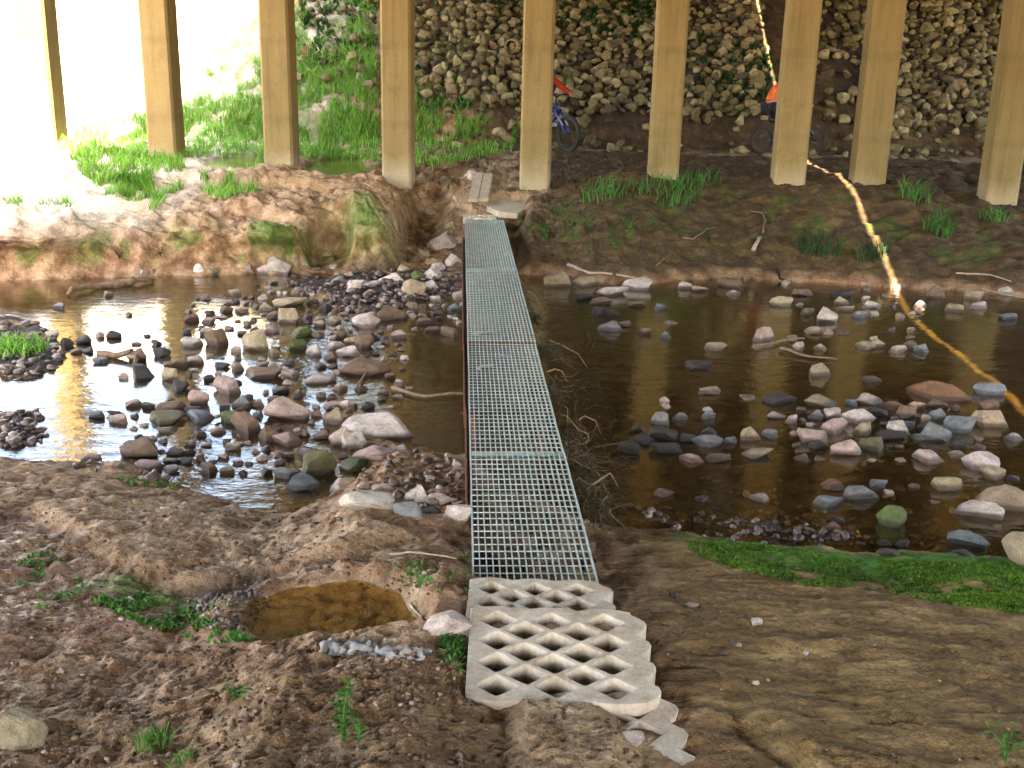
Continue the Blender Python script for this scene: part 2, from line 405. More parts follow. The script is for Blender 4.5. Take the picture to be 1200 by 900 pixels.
def H0(X, Y):
    X = np.asarray(X, float); Y = np.asarray(Y, float)
    yn = ynear(X); yf = yfar(X); dn = yn - Y; df = Y - yf
    near = np.interp(dn, [0, .10, .3, 1, 1.9, 3.2, 4.5, 6.5, 9], [-.45, -.38, -.29, -.17, -.06, .07, .26, .62, .75])
    near = near + .04 * fbm(X * 1.1, Y * 1.3, 3) * sstep(0, .8, dn)
    L = np.interp(df, [0, .1, .3, .5, 1.2, 2, 3.5, 5, 7], [-.45, -.36, -.12, .02, .14, .22, .40, .52, .60])
    Rr = np.interp(df, [0, .15, .5, 1.2, 2.6, 4, 5.5, 7], [-.45, -.33, -.2, .02, .34, .48, .55, .60])
    wl = sstep(.5, -.8, X)
    far = L * wl + Rr * (1 - wl)
    far = far + (.07 * fbm(X * .9, Y * 1.1, 3) + .03 * fbm(X * 3, Y * 3.5, 3)) * sstep(.1, 1., df)
    # eroded ledges on the left bank
    led = .16 * sstep(-.02, .10, n2(X * .55, Y * .9 + .8 * X * .3) ) * sstep(.6, 1.2, df) * sstep(4.2, 3.2, df) * sstep(-.8, -1.6, X)
    far = far + led
    dm = np.minimum(-dn, -df)
    bed = WL - .03 - .15 * sstep(0, .9, dm) + .05 * fbm(X * 1.4, Y * 1.6, 3) * sstep(0, .5, dm)
    z = np.where(dn > 0, near, np.where(df > 0, far, bed))
    # wash-out round the far end of the footbridge and the hollow left of it
    fl = np.interp(Y, [13.6, 14.6, 15.9, 16.25, 16.9, 17.6], [-.47, -.40, -.22, -.10, .22, 2])
    side = sstep(-1.75, -1.45, X) * sstep(.25, .02, X)
    z = np.where(df > -.3, z * (1 - side) + np.minimum(z, fl + .06 * n2(X * 3, Y * 3)) * side, z)
    gx = -1.33 + .1 * np.sin(Y * 2.2)
    g = np.exp(-((X - gx) / .34) ** 2) * sstep(14.3, 15., Y) * sstep(18.0, 17.0, Y)
    z = z - .55 * g * sstep(-.35, .15, z)
    hx = sstep(.36, .22, np.hypot((X + 2.45) * .95, (Y - 14.35) / 1.9))
    z = np.minimum(z, z * (1 - hx) + (-.42) * hx)
    # block slumped off the bank
    bl = sstep(.36, .26, np.maximum(abs(X + 3.1), abs(Y - 14.15) * 1.2)); z = z + .16 * bl
    # mossy mound right of the hollow
    z = z + .26 * np.exp(-((X + 2.0) / .42) ** 2 - ((Y - 14.8) / .42) ** 2)
    # path
    z = z - .05 * np.exp(-((Y - 21.2) / .5) ** 2) * sstep(0, 2, X)
    ytoe = np.interp(X, [-14, -7, -3, 1, 12], [20.6, 20.8, 21.4, 22.2, 22.4]) + .3 * n2(X * .6, 4.4)
    up = np.maximum(Y - ytoe, 0); z = z + .62 * up * sstep(0, .9, up) ; z = np.minimum(z, np.interp(X, [-3.6, -1.6], [4.35, 7.3]) + .02 * (Y - 30))
    z = np.minimum(z, 7.6)
    # near bank features
    z = z + .055 * polymask(X, Y, LOBE, .06)
    pm = polymask(X, Y, PUD, .07); z = z * (1 - pm) + (PUDZ - .04) * pm
    pr = polymask(X, Y, PUDR, .10) * (1 - pm); z = z * (1 - pr) + np.maximum(z, PUDZ + .02) * pr
    z = z + .036 * sstep(.0, .10, X) * sstep(.46, .34, X) * sstep(2.7, 3.0, Y) * sstep(3.46, 3.38, Y)
    bx = sstep(-.17, -.10, X) * sstep(.60, .53, X) * sstep(3.38, 3.44, Y) * sstep(4.32, 4.26, Y); z = z - .055 * bx
    for q, lv in ((ISLA, -.41), (ISLB, -.42), (ISLC, -.455), (ISLD, -.44), (ISLE, -.42)):
        mk = polymask(X, Y, q, .22); z = np.maximum(z, z * (1 - mk) + lv * mk + .02 * n2(X * 4, Y * 4) * mk) if True else z
    return z

def small(X, Y, z):
    """clods, streaks and pebbly roughness"""
    yn = ynear(X); dn = yn - Y; df = Y - yfar(X)
    leftm = sstep(.75, .2, X)
    cl = .017 * fbm(X * 7, Y * 8, 3) + .015 * np.abs(fbm(X * 19, Y * 21, 2)) + .008 * n2(X * 55, Y * 55)
    cl = cl + .030 * np.maximum(0, n2(X * 11 + 5, Y * 13) - .22)
    cr = .014 * fbm(X * 5, Y * 7, 3) + .010 * np.abs(fbm(X * 17, Y * 21, 3)) + .012 * np.maximum(0, n2(X * 9 + 1, Y * 14) - .25) + .008 * fbm(X * 6 + Y * 2, Y * 30, 2) + .004 * n2(X * 50, Y * 60)
    z = z + (cl * leftm + cr * (1 - leftm)) * sstep(0, .25, dn)
    # footprints / rut at the right of the paving
    rut = np.exp(-((X - .92 - .04 * np.sin(Y * 9) + .25 * (Y - 3.2)) / .045) ** 2) * sstep(3.6, 3.3, Y) * (dn > 0)
    z = z - .035 * rut + .02 * np.exp(-((X - 1.02 + .25 * (Y - 3.2)) / .04) ** 2) * sstep(3.6, 3.3, Y)
    lf = sstep(.5, -1., X)
    z = z + (.045 * fbm(X * 4, Y * 5, 4) + .02 * np.abs(n2(X * 14, Y * 16)) - lf * (.09 * np.abs(fbm(X * 2.6 + Y, Y * 4.2, 4)) - .02 + .03 * sstep(.06, .0, np.abs(n2(X * 1.1 + 4, Y * 2.3))))) * sstep(0, .3, df)
    wat = (dn < 0) & (df < 0)
    z = z + np.where(wat, .018 * fbm(X * 9, Y * 9, 3), 0)
    return z

_anch = []
def H(X, Y, fine=True):
    z = H0(X, Y)
    for ax, ay, r, sg in _anch:
        z = z + r * np.exp(-((X - ax) ** 2 + (Y - ay) ** 2) / (2 * sg * sg))
    for pl, lv in zip(POOLS, PZ):
        c = pl.mean(0); big = polymask(X, Y, c + (pl - c) * 1.5, .35); k = polymask(X, Y, pl, .12); z = z + (lv + .01 - z) * .8 * big; z = z * (1 - k) + (lv - .07) * k
    return small(np.asarray(X, float), np.asarray(Y, float), z) if fine else z
for _ in range(3):
    for c in COLS:
        r = c[2] - float(H(c[0], c[1], False)); _anch.append((c[0], c[1], r * .8, .75))


def poly_px(poly, n, rng=RNG):
    """n random pixels inside a picture polygon"""
    poly = np.array(poly, float); out = []
    a = poly.min(0); b = poly.max(0)
    while len(out) < n:
        q = a + (b - a) * rng.random((n * 2, 2)); k = polymask(q[:, 0], q[:, 1], poly, 1e-6) > .5
        out += q[k].tolist()
    return np.array(out[:n])

def terrain():
    def axis(segs):
        o = []
        for a, b, s in segs: o += list(np.arange(a, b, s))
        return np.array(o)
    ys = axis([(-400, -60, 30), (-60, -14, 3), (-14, 1.6, .4), (1.6, 2.4, .05), (2.4, 7.6, .0125), (7.6, 12.6, .035), (12.6, 17.8, .024), (17.8, 24, .06), (24, 31, .12), (31, 36, .5), (36, 60, 2), (60, 901, 40)])
    xp = axis([(0, 2.2, .016), (2.2, 4.5, .028), (4.5, 10.5, .045), (10.5, 20, .4), (20, 60, 3), (60, 901, 40)])
    xs = np.concatenate([-xp[:0:-1], xp])
    X, Y = np.meshgrid(xs, ys); Xf = X.ravel(); Yf = Y.ravel()
    Z = H(Xf, Yf); yn = ynear(Xf); yf = yfar(Xf); dn = yn - Yf; df = Yf - yf
    nx = len(xs); ny = len(ys)
    i = np.arange(ny - 1)[:, None] * nx + np.arange(nx - 1)[None]; i = i.ravel()
    Fc = np.stack([i, i + 1, i + nx + 1, i + nx], 1)
    nz = fbm(Xf * 2, Yf * 2, 3)
    water = (dn < 0) & (df < 0)
    bed = np.maximum(sstep(WL + .01, WL - .03, Z) * water, polymask(Xf, Yf, PUD, .05) * .1)
    moss = polymask(Xf + .10 * nz, Yf + .09 * fbm(Xf * 5, Yf * 5, 3), MOSS, .12)
    moss = np.maximum(moss, .8 * np.exp(-((Xf + 2.0) / .40) ** 2 - ((Yf - 14.6) / .42) ** 2))
    moss = np.maximum(moss, .7 * sstep(.36, .2, np.maximum(abs(Xf + 3.1), abs(Yf - 14.15) * 1.2)))
    moss = np.maximum(moss, .5 * sstep(.05, .4, nz) * sstep(.1, .2, df) * sstep(1.0, .5, df) * sstep(-1, -2, Xf))
    moss = np.maximum(moss, .28 * sstep(.0, .5, nz) * sstep(.3, .8, df) * sstep(3.0, 2.0, df) * sstep(.3, 1, Xf))
    moss = np.maximum(moss, .7 * polymask(Xf, Yf, P(-.15, (100, 700), (150, 690), (260, 735), (300, 750), (240, 752), (160, 730)), .05))
    moss = np.maximum(moss, .6 * polymask(Xf, Yf, P(-.15, (330, 768), (380, 764), (420, 775), (370, 782), (335, 780)), .03))
    # lush ground under the grass
    lush = sstep(-1.2, -2.2, Xf) * sstep(17.6, 18.6, Yf) * sstep(-8.2, -7, Xf) * sstep(-.25, .1, nz)
    moss = np.maximum(moss, .6 * lush)
    gravel = np.maximum.reduce([polymask(Xf, Yf, q, .18) for q in (ISLA, ISLB, ISLC, ISLE, GRAVN)])
    gravel = gravel * sstep(-.35, .05, nz + .1)
    crevice_shade = sstep(22.5, 23.5, Yf - .25 * nz) * sstep(-3.2, -1.6, Xf + .5 * nz) * (1 - sstep(5.2, 5.5, Xf) * sstep(7.2, 6.6, Xf)); gravel = np.maximum(gravel, .8 * crevice_shade)  # dark ground colour paints the crevice shade between the slope stones
    wet = np.maximum(sstep(.5, 0, dn) * (dn > 0), sstep(.25, 0, df) * (df > 0))
    wet = np.maximum(wet, polymask(Xf, Yf, P(-.1, (-40, 590), (90, 620), (130, 670), (110, 760), (-40, 760)), .15))
    wet = np.maximum(wet, .45 * (dn > 0) * sstep(.4, -.2, Xf))
    silt = np.maximum(sstep(.45, .9, Xf) * (dn > 0), sstep(3.75, 3.2, Yf) * .5)
    sand = polymask(Xf, Yf, np.array([(.05, 3.5), (.5, 3.5), (.55, 2.3), (.08, 2.3)]), .13) * sstep(-1.2, -.3, nz + .5 * n2(Xf * 9, Yf * 9))
    sand = np.maximum(sand, .8 * polymask(Xf, Yf, np.array([(-.85, 15.9), (.3, 16.1), (.4, 17.6), (.5, 20.5), (-.3, 21), (-.9, 18)]), .3) * sstep(-.6, .1, nz))
    sand = np.maximum(sand, .6 * sstep(-1.2, -3, Xf) * sstep(.3, .9, df) * sstep(6, 3.5, df) * sstep(-.5, .2, nz))
    sand = np.maximum(sand, .75 * np.exp(-((Yf - 21.3) / .3) ** 2) * sstep(.5, 2, Xf))
    sand = np.maximum(sand, .9 * polymask(Xf, Yf, LOBE, .15) * sstep(-.6, .1, nz))
    sand = np.maximum(sand, polymask(Xf, Yf, PUD, .05))
    sand = np.maximum(sand, .55 * sstep(-.2, -1.2, Xf) * (dn > 0) * sstep(3.9, 4.6, Yf) * sstep(-.4, .3, nz))  # near mud paled towards the left to paint in the stronger light there
    dry = sstep(-3.4, -5.6, Xf + .25 * nz - .16 * (Yf - 18)) * sstep(.2, .5, df) * sstep(13.2, 14.5, Yf)  # pale dry dirt, stretched over the bank face to paint its overexposed brightness
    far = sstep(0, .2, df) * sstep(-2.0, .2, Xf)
    global _GX, _GY, _GZ
    _GX, _GY, _GZ = xs, ys, Z.reshape(ny, nx)
    for q in ((300,700),(400,700),(480,735),(400,757),(300,740),(400,780)):
        pass
    ov = sstep(-.16, .08, Z) * sstep(2.2, .35, df) * (df > 0) * sstep(-.75, -1.5, Xf) * sstep(-8, -6.5, Xf)
    Ys = Yf - ov * (.14 + .42 * np.clip(n2(Xf * 1.15 + 2, Yf * .2) + .35, 0, 1) + .05 * n2(Xf * 5, Z * 6))
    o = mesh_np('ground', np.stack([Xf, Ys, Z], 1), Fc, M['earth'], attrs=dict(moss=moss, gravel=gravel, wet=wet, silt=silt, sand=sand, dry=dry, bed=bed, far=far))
    tag(o, kind='structure')
terrain()

def Hq(x, y):
    """ground height read off the finished mesh"""
    x = np.asarray(x, float); y = np.asarray(y, float)
    i = np.clip(np.searchsorted(_GX, x) - 1, 0, len(_GX) - 2); j = np.clip(np.searchsorted(_GY, y) - 1, 0, len(_GY) - 2)
    u = np.clip((x - _GX[i]) / (_GX[i + 1] - _GX[i]), 0, 1); v = np.clip((y - _GY[j]) / (_GY[j + 1] - _GY[j]), 0, 1)
    return (_GZ[j, i] * (1 - u) + _GZ[j, i + 1] * u) * (1 - v) + (_GZ[j + 1, i] * (1 - u) + _GZ[j + 1, i + 1] * u) * v

def hit(px, py):
    """where the sight line through a pixel meets the ground (arrays welcome)"""
    px = np.atleast_1d(np.asarray(px, float)); py = np.atleast_1d(np.asarray(py, float))
    d = ray(px, py); d = d / d[:, 1:2]
    lo = np.full(len(px), 1.5); done = np.zeros(len(px), bool); hi = np.full(len(px), 40.)
    y = lo.copy()
    for yy in np.concatenate([np.arange(1.6, 8, .06), np.arange(8, 36, .12)]):
        p = CP + d * yy; b = Hq(p[:, 0], p[:, 1]) > p[:, 2]
        new = b & ~done; hi[new] = yy; lo[new] = yy - .12; done |= b
    for _ in range(12):
        mid = (lo + hi) / 2; p = CP + d * mid[:, None]; b = Hq(p[:, 0], p[:, 1]) > p[:, 2]
        hi = np.where(b, mid, hi); lo = np.where(b, lo, mid)
    p = CP + d * hi[:, None]; p[:, 2] = Hq(p[:, 0], p[:, 1]); return p


def sheet(name, poly, z, mt='water'):
    ar = sum(poly[i][0] * poly[(i + 1) % len(poly)][1] - poly[(i + 1) % len(poly)][0] * poly[i][1] for i in range(len(poly)))
    if ar < 0: poly = list(poly)[::-1]
    o = mesh_np(name, np.array([(p[0], p[1], z) for p in poly]), [tuple(range(len(poly)))], M[mt], smooth=False)
    return tag(o, kind='structure')
xs = np.concatenate([np.arange(-60, -12, 4.), np.arange(-12, 12, .5), np.arange(12, 61, 4.)])
sheet('stream_water', [(x, float(np.interp(x, _yn[:, 0], _yn[:, 1])) - .35) for x in xs] + [(x, float(np.interp(x, _yf[:, 0], _yf[:, 1])) + .3) for x in xs[::-1]], WL)
c = PUD.mean(0); sheet('puddle_water', [c + (p - c) * 1.12 for p in PUD], PUDZ, 'muddy_water')
for pl in POOLS:
    c = pl.mean(0); sheet('puddle_water', [c + (p - c) * 1.12 for p in pl], float(pl[0][2]))

# ------------------------------------------------------------------ bridge above and its columns
def gapx(y): return 3.26 + .072 * y
def leftx(y): return -10.44 + .17 * y
def prism(poly, z0, z1):
    n = len(poly); V = [(x, y, z0) for x, y in poly] + [(x, y, z1) for x, y in poly]
    return V, [tuple(range(n))[::-1], tuple(range(n, 2 * n))] + [(i, (i + 1) % n, n + (i + 1) % n, n + i) for i in range(n)]
DZ = 6.6; GW = .165; YA, YB = -11., 33.2; RIGHT = 13.5
def deck(name, lf, rf, label, cols):
    e = empty(name, (0, 0, DZ)); tag(e, label, 'bridge', 'twin bridge decks overhead')
    mb = MB(); mb.add(*prism([(lf(YA), YA), (rf(YA), YA), (rf(YB), YB), (lf(YB), YB)], 0, .9)); mb.build('slab', M['deck_concrete'], e)
    mb = MB()
    for f, s in ((lf, 1), (rf, -1)):
        a = (f(YA) + .02 * s, f(YB) + .02 * s)
        mb.add(*prism([(min(a[0], a[0] + .3 * s), YA), (max(a[0], a[0] + .3 * s), YA), (max(a[1], a[1] + .3 * s), YB), (min(a[1], a[1] + .3 * s), YB)], .903, 1.7))
    mb.build('barrier', M['deck_concrete'], e)
    x0, x1 = cols[0][0] - .25, cols[-1][0] + .25
    mb = MB(); mb.add(*prism([(x0, 17.4 - .12 * x0 - .35), (x1, 17.4 - .12 * x1 - .35), (x1, 17.4 - .12 * x1 + .35), (x0, 17.4 - .12 * x0 + .35)], -.7, -.003))
    mb.build('pier_cap', M['deck_concrete'], e)
deck('bridge_deck', leftx, lambda y: gapx(y) - GW / 2, 'wide concrete bridge deck resting on the seven columns left of the sunlit strip', COLS[:7])
deck('bridge_deck', lambda y: gapx(y) + GW / 2, lambda y: gapx(y) + RIGHT, 'narrower concrete bridge deck resting on the two rightmost columns', COLS[7:])

ordn = ['first', 'second', 'third', 'fourth', 'fifth', 'sixth', 'seventh', 'eighth', 'ninth']
cl_ = ['sunlit concrete bridge column, first from the left, its front washed out white',
       'pale concrete bridge column standing in bright grass, second from the left',
       'concrete bridge column between two small puddles, third from the left',
       'ochre concrete bridge column at the edge of the dark washed-out hollow',
       'ochre concrete bridge column just right of the plank, hiding the blue bicycle rider',
       'ochre concrete bridge column with green grass tufts round its foot',
       'ochre concrete bridge column hiding the rider in the orange shirt',
       'greenish concrete bridge column right of the sunlit strip, second from the right',
       'greenish concrete bridge column at the right edge, nearest the stream']
for k, c in enumerate(COLS):
    w = .235; ch = .035
    sec = [(w - ch, -w), (w, -w + ch), (w, w - ch), (w - ch, w), (-w + ch, w), (-w, w - ch), (-w, -w + ch), (-w + ch, -w)]
    V = []; Q = []; zs = [-1.0] + list(np.arange(0, DZ - .7 - c[2], .5)) + [DZ - .705 - c[2]]
    for j, z in enumerate(zs):
        for a, b in sec:
            jx = .004 * float(n2(z * 3 + k, a * 9)); V.append((a + jx, b + jx, z))
        if j:
            for i in range(8): Q.append(((j - 1) * 8 + i, (j - 1) * 8 + (i + 1) % 8, j * 8 + (i + 1) % 8, j * 8 + i))
    Q.append(tuple(range(len(V) - 8, len(V))))
    o = mesh_np('bridge_column', np.array(V), Q, M['column_concrete'], smooth=False, loc=tuple(c + np.array([0, .2, 0])))
    o.rotation_euler.z = R(-4)
    tag(o, cl_[k], 'column', 'concrete columns holding up the bridge')
# ------------------------------------------------------------------ footbridge of steel bar grating
GA, GB = np.array([.14, 4.22, .0]), np.array([-.46, 16.0, .0])
gd = (GB - GA); GL = float(np.hypot(gd[0], gd[1])); gang = math.atan2(-gd[0], gd[1])
fb = empty('footbridge', tuple(GA), gang)
tag(fb, 'narrow footbridge of galvanised steel bar grating laid across the stream', 'footbridge')
GWD = .56; NB = 19
panels = [(0, 1.95), (1.955, 4.6), (4.606, 7.9), (7.905, GL)]
for k, (y0, y1) in enumerate(panels):
    mb = MB(); sag0 = [-.0, -.010, .004, -.006][k]; tilt = [.004, -.006, .005, -.004][k]
    for i in range(NB):
        x = -GWD / 2 + GWD * i / (NB - 1); t = .0052 if 0 < i < NB - 1 else .009
        bow = [random.uniform(-.0018, .0018) for _ in range(6)]
        for j in range(5):
            ya, yb = y0 + (y1 - y0) * j / 5, y0 + (y1 - y0) * (j + 1) / 5 - .0004
            za, zb = sag0 + tilt * x * 2, sag0 + tilt * x * 2
            xa, xb = x + bow[j], x + bow[j + 1]
            mb.add([(xa - t / 2, ya, za - .03), (xa + t / 2, ya, za - .03), (xa + t / 2, ya, za), (xa - t / 2, ya, za),
                    (xb - t / 2, yb, zb - .03), (xb + t / 2, yb, zb - .03), (xb + t / 2, yb, zb), (xb - t / 2, yb, zb)],
                   [(0, 1, 5, 4), (1, 2, 6, 5), (2, 3, 7, 6), (3, 0, 4, 7)] + ([(3, 2, 1, 0)] if j == 0 else []) + ([(4, 5, 6, 7)] if j == 4 else []))
    y = y0 + .03
    while y < y1 - .01:
        d = random.uniform(-.003, .003)
        mb.tube([(-GWD / 2 + .001, y + d, sag0 - .0055), (GWD / 2 - .001, y - d, sag0 - .005)], .0033, 5); y += .078
    mb.build('grating_panel', M['galvanised'], fb)
for k in range(1, 4):        # end bands where two panels meet
    y = panels[k][0] - .003
    mb = MB(); mb.box((0, y + .010, -.024), (GWD - .012, .005, .034)); mb.box((0, y - .010, -.024), (GWD - .012, .005, .034)); mb.build('end_band', M['rust' if k == 2 else 'galvanised'], fb)
for sx in (-1,):
    mb = MB(); x = sx * (GWD / 2 + .035)
    for a, b, dz in ((1.15, 2.9, -.03), (2.75, 4.9, -.055), (4.7, 7.5, -.03), (7.3, 10.4, -.05)):
        q = random.uniform(-.008, .008) - (.0 if sx < 0 else .06) * 0
        mb.box((x + q, (a + b) / 2, dz - .03), (.010, b - a, .07)); mb.box((x + q - sx * .022, (a + b) / 2, dz - .060), (.034, b - a, .009))
    mb.build('side_rail', M['rust'], fb)
for y in (1.6, 3.0, 4.75, 7.4, 9.9):
    mb = MB(); mb.tube([(-GWD / 2 - .06, y, -.105), (0, y + .01, -.11), (GWD / 2 + .06, y - .02, -.105)], .011, 6); mb.build('cross_tie', M['rust'], fb)
for y in (3.1, 7.2):
    for sx in (-1, 1):
        mb = MB(); mb.tube([(sx * .24, y, -.12), (sx * .25, y + .02, -.75)], .022, 7); mb.build('support_post', M['rust'], fb)

# ------------------------------------------------------------------ lattice paving blocks
def turf_block(name, nx, rows, cell, rowh, th, loc, rz, label, tilt=(0, 0), skip=(), straight_left=True):
    """concrete plate with a diagonal lattice of diamond openings; the long edges scalloped, right edge toothed"""
    cu = bpy.data.curves.new('outline', 'CURVE'); cu.dimensions = '2D'; cu.fill_mode = 'BOTH'; cu.extrude = th / 2 - .004; cu.bevel_depth = .004; cu.bevel_resolution = 1
    W = nx * cell; D = rows * rowh
    pts = []
    n = 10 * nx
    for i in range(n + 1):                        # front edge
        x = W * i / n; pts.append((x, -.016 * abs(math.sin(math.pi * x / cell)) - .004))
    for r_ in range(rows):                        # toothed right edge
        y = D * r_ / rows
        for u, d in ((.15, .035), (.45, .055), (.6, .05), (.92, .0)):
            pts.append((W + d, y + u * D / rows))
    for i in range(n + 1):
        x = W - W * i / n; pts.append((x, D + .022 * abs(math.sin(math.pi * x / cell)) + .004))
    def spl(q):
        s = cu.splines.new('POLY'); s.points.add(len(q) - 1); s.use_cyclic_u = True
        for p, (a, b) in zip(s.points, q): p.co = (a, b, 0, 1)
    spl(pts)
    for r_ in range(rows * 2 - 1):
        y = (r_ + 1) * rowh / 2; off = cell / 2 if r_ % 2 == 0 else cell
        for i in range(nx + 1):
            x = i * cell + off + (0 if r_ % 2 == 0 else -cell / 2 + cell / 2)
            if x < cell * .36 or x > W - cell * .28 or (r_, i) in skip: continue
            a = cell * .405; b = rowh * .45; j = lambda: random.uniform(-.003, .003)
            spl([(x - a + j(), y + j()), (x - a * .08, y - b + j()), (x + a * .08, y - b + j()), (x + a + j(), y + j()), (x + a * .08, y + b), (x - a * .08, y + b + j())][::-1])
    tmp = bpy.data.objects.new('tmp', cu); COL.objects.link(tmp)
    dg = bpy.context.evaluated_depsgraph_get(); dg.update()
    me = bpy.data.meshes.new_from_object(tmp.evaluated_get(dg)); bpy.data.objects.remove(tmp)
    me.name = name; me.materials.clear(); me.materials.append(M['paver_concrete'])
    o = bpy.data.objects.new(name, me); COL.objects.link(o); o.location = loc; o.rotation_euler = (tilt[0], tilt[1], rz)
    return tag(o, label, 'paving block', 'lattice paving blocks at the ends of the footbridge')
g0 = float(Hq(.2, 4.2))
turf_block('paving_block', 3, 3, .187, .142, .075, (-.165, 3.93, .030), R(-.5), 'lattice paving block overlapping the near end of the steel grating', tilt=(R(-1.0), 0))
turf_block('paving_block', 3, 4, .214, .15, .08, (-.138, 3.385, .055), R(.5), 'largest lattice paving block, dusted with sand, toothed on its right side', tilt=(R(2.2), R(.6)))
turf_block('paving_block', 2, 3, .20, .14, .07, (.20, 3.03, float(Hq(.35, 3.1)) - .108), R(6), 'lattice paving block almost buried in sandy dirt nearest the viewer', tilt=(R(3.5), R(2)))
fq = hit(563, 251)[0]
turf_block('paving_block', 3, 2, .145, .11, .09, (-.77, 16.03, -.035), R(2), 'small lattice paving block between the far end of the grating and the plank', tilt=(R(4), 0))

# hexagonal slab and plank at the far end
hx = aty(594, 246, 16.35); mb = MB()
poly = [(-.30, .02), (-.13, -.27), (.14, -.29), (.33, .05), (.16, .34), (-.13, .33)]
V, Q = prism(poly, -.05, .035); mb.add(V, Q)
o = mb.build('stepping_slab', M['slab_concrete'], None, False, (hx[0], 16.42, hx[2] - .0)); o.rotation_euler = (R(9), R(2), R(4))
tag(o, 'pale hexagonal concrete slab at the far end of the footbridge', 'stepping slab')
pa, pb = aty(560, 243, 16.32), hit(567, 211)[0]
pm = (pa + pb) / 2; L_ = float(np.linalg.norm(pb - pa)) ; el = math.asin((pb[2] - pa[2]) / L_); az = math.atan2(-(pb[0] - pa[0]), pb[1] - pa[1])
pe = empty('wooden_plank', (pm[0], pm[1], pm[2] + .10), az)
tag(pe, 'weathered grey double board leading from the footbridge up the far bank', 'plank')
for sx in (-1, 1):
    mb = MB(); mb.box((sx * .075, 0, 0), (.142, L_ * (1.0 if sx < 0 else .93), .045), Matrix.Rotation(el, 3, 'X'), .006, .004); mb.build('board', M['wood'], pe)

# drain pipe in the stony slope
dp = hit(601, 56)[0]; mb = MB(); n = 24
ring = lambda r, y: [(r * math.cos(2 * math.pi * k / n), y, r * math.sin(2 * math.pi * k / n)) for k in range(n)]
V = ring(.15, -.30) + ring(.15, .45) + ring(.118, -.30) + ring(.118, .40); Q = []
for k in range(n):
    k2 = (k + 1) % n
    Q += [(k, k2, n + k2, n + k), (2 * n + k2, 2 * n + k, 3 * n + k, 3 * n + k2), (k2, k, 2 * n + k, 2 * n + k2)]
Q.append(tuple(3 * n + k for k in range(n))); mb.add(V, Q)
o = mb.build('drain_pipe', M['clay_pipe'], None, True, tuple(dp + np.array([0, .05, .05]))); o.rotation_euler = (R(4), 0, R(-7))
tag(o, 'short round drain pipe sticking out of the rubble slope', 'pipe')

# ------------------------------------------------------------------ rocks
def cobble_mat():
    t = NT('cobble'); g = t.n('ShaderNodeNewGeometry'); p = g.outputs['Position']
    col = t.ramp(g.outputs['Random Per Island'], [(0, (.05, .036, .03)), (.4, (.13, .085, .06)), (.7, (.28, .19, .14)), (1, (.42, .34, .29))])
    col = t.mix(.8, col, t.ramp(t.noise(p, 30, 5, .65), [(.3, .5), (.7, 1.25)]), 'MULTIPLY')
    return t.done(col, .55, t.bump(t.noise(p, 40, 4, .6), .5, .02))
M['cobble'] = cobble_mat()
def rock_mesh(seed, sub=4, cuts=11, ang=1.0, rough=.10, dmin=.5):
    rg = np.random.default_rng(seed); bm = bmesh.new(); bmesh.ops.create_icosphere(bm, subdivisions=sub, radius=1)
    bm.verts.index_update(); v = np.array([q.co[:] for q in bm.verts]); f = np.array([[w.index for w in q.verts] for q in bm.faces]); bm.free()
    for _ in range(cuts):
        n_ = rg.normal(size=3); n_ /= np.linalg.norm(n_); d = rg.uniform(dmin, .84)
        e = np.maximum(0, v @ n_ - d); v = v - np.outer(e * ang, n_)
    o = rg.random(3) * 50
    v = v * (1 + rough * n3(v * 1.3 + o) + rough * .55 * n3(v * 3.1 + o) + rough * .28 * n3(v * 7.3 + o) + (rough * .14 * n3(v * 16 + o) if sub > 3 else 0))[:, None]
    v -= (v.max(0) + v.min(0)) / 2; v /= (v.max(0) - v.min(0)) / 2
    return v, f
ROCKS = []
for s in range(18):
    v, f = rock_mesh(100 + s, 4, 9 + s % 9, 1.0 if s % 4 else .85, .085, .38)
    o = mesh_np('rock_shape', v, f, M['stone']); ROCKS.append(o.data); bpy.data.objects.remove(o)
HEAP = []
for s in range(14):
    v, f = rock_mesh(300 + s, 3, 10 + s % 6, 1.0, .09, .40)
    o = mesh_np('heap_shape', v, f, M['stone']); HEAP.append(o.data); bpy.data.objects.remove(o)
TONE = dict(pale=((.68, .55, .46), .95), pink=((.56, .39, .31), .92), tan=((.48, .36, .22), .9), brown=((.24, .145, .085), .8), olive=((.19, .165, .07), .7),
            dark=((.085, .065, .055), .35), grey=((.32, .30, .28), .75), blue=((.33, .36, .36), .55), rust=((.30, .14, .06), .75), moss=((.15, .19, .05), .8))
SHAPE_W = {}
def put_rock(px, py, w, h, tone, name='rock', surf=None, mesh=None, flatrot=None, depth=None):
    c = at(px, py, WL) if surf is None else hit(px, py)[0]
    gz = float(Hq(c[0], c[1]))
    if surf is None and gz > WL + .01: c = hit(px, py)[0]
    d = zc(c); W = w * d / F; el = math.atan2(CH - c[2], c[1]); hp = h * d / F
    D = W * (depth or random.uniform(.6, .85)); Hh = max(.28 * W, (hp - D * math.sin(el) * .72) / math.cos(el)); Hh = min(Hh, W * (.55 if tone == 'dark' or w < 20 else .72))
    sink = .38; full = Hh / (1 - sink)
    me = mesh or random.choice(ROCKS)
    o = bpy.data.objects.new(name, me); COL.objects.link(o)
    o.location = (c[0], c[1] + D * .42, c[2] + full * (.5 - sink)); o.scale = (W / 2 * 1.06, D / 2, full / 2)
    o.rotation_euler = (random.uniform(-.12, .12), random.uniform(-.14, .14), random.uniform(-.25, .25))
    if random.random() < .5: o.scale.x *= -1; 
    col, al = TONE[tone]; j = random.uniform(.85, 1.15); o.color = (col[0] * j, col[1] * j * random.uniform(.95, 1.05), col[2] * j, al)
    return o, W, Hh
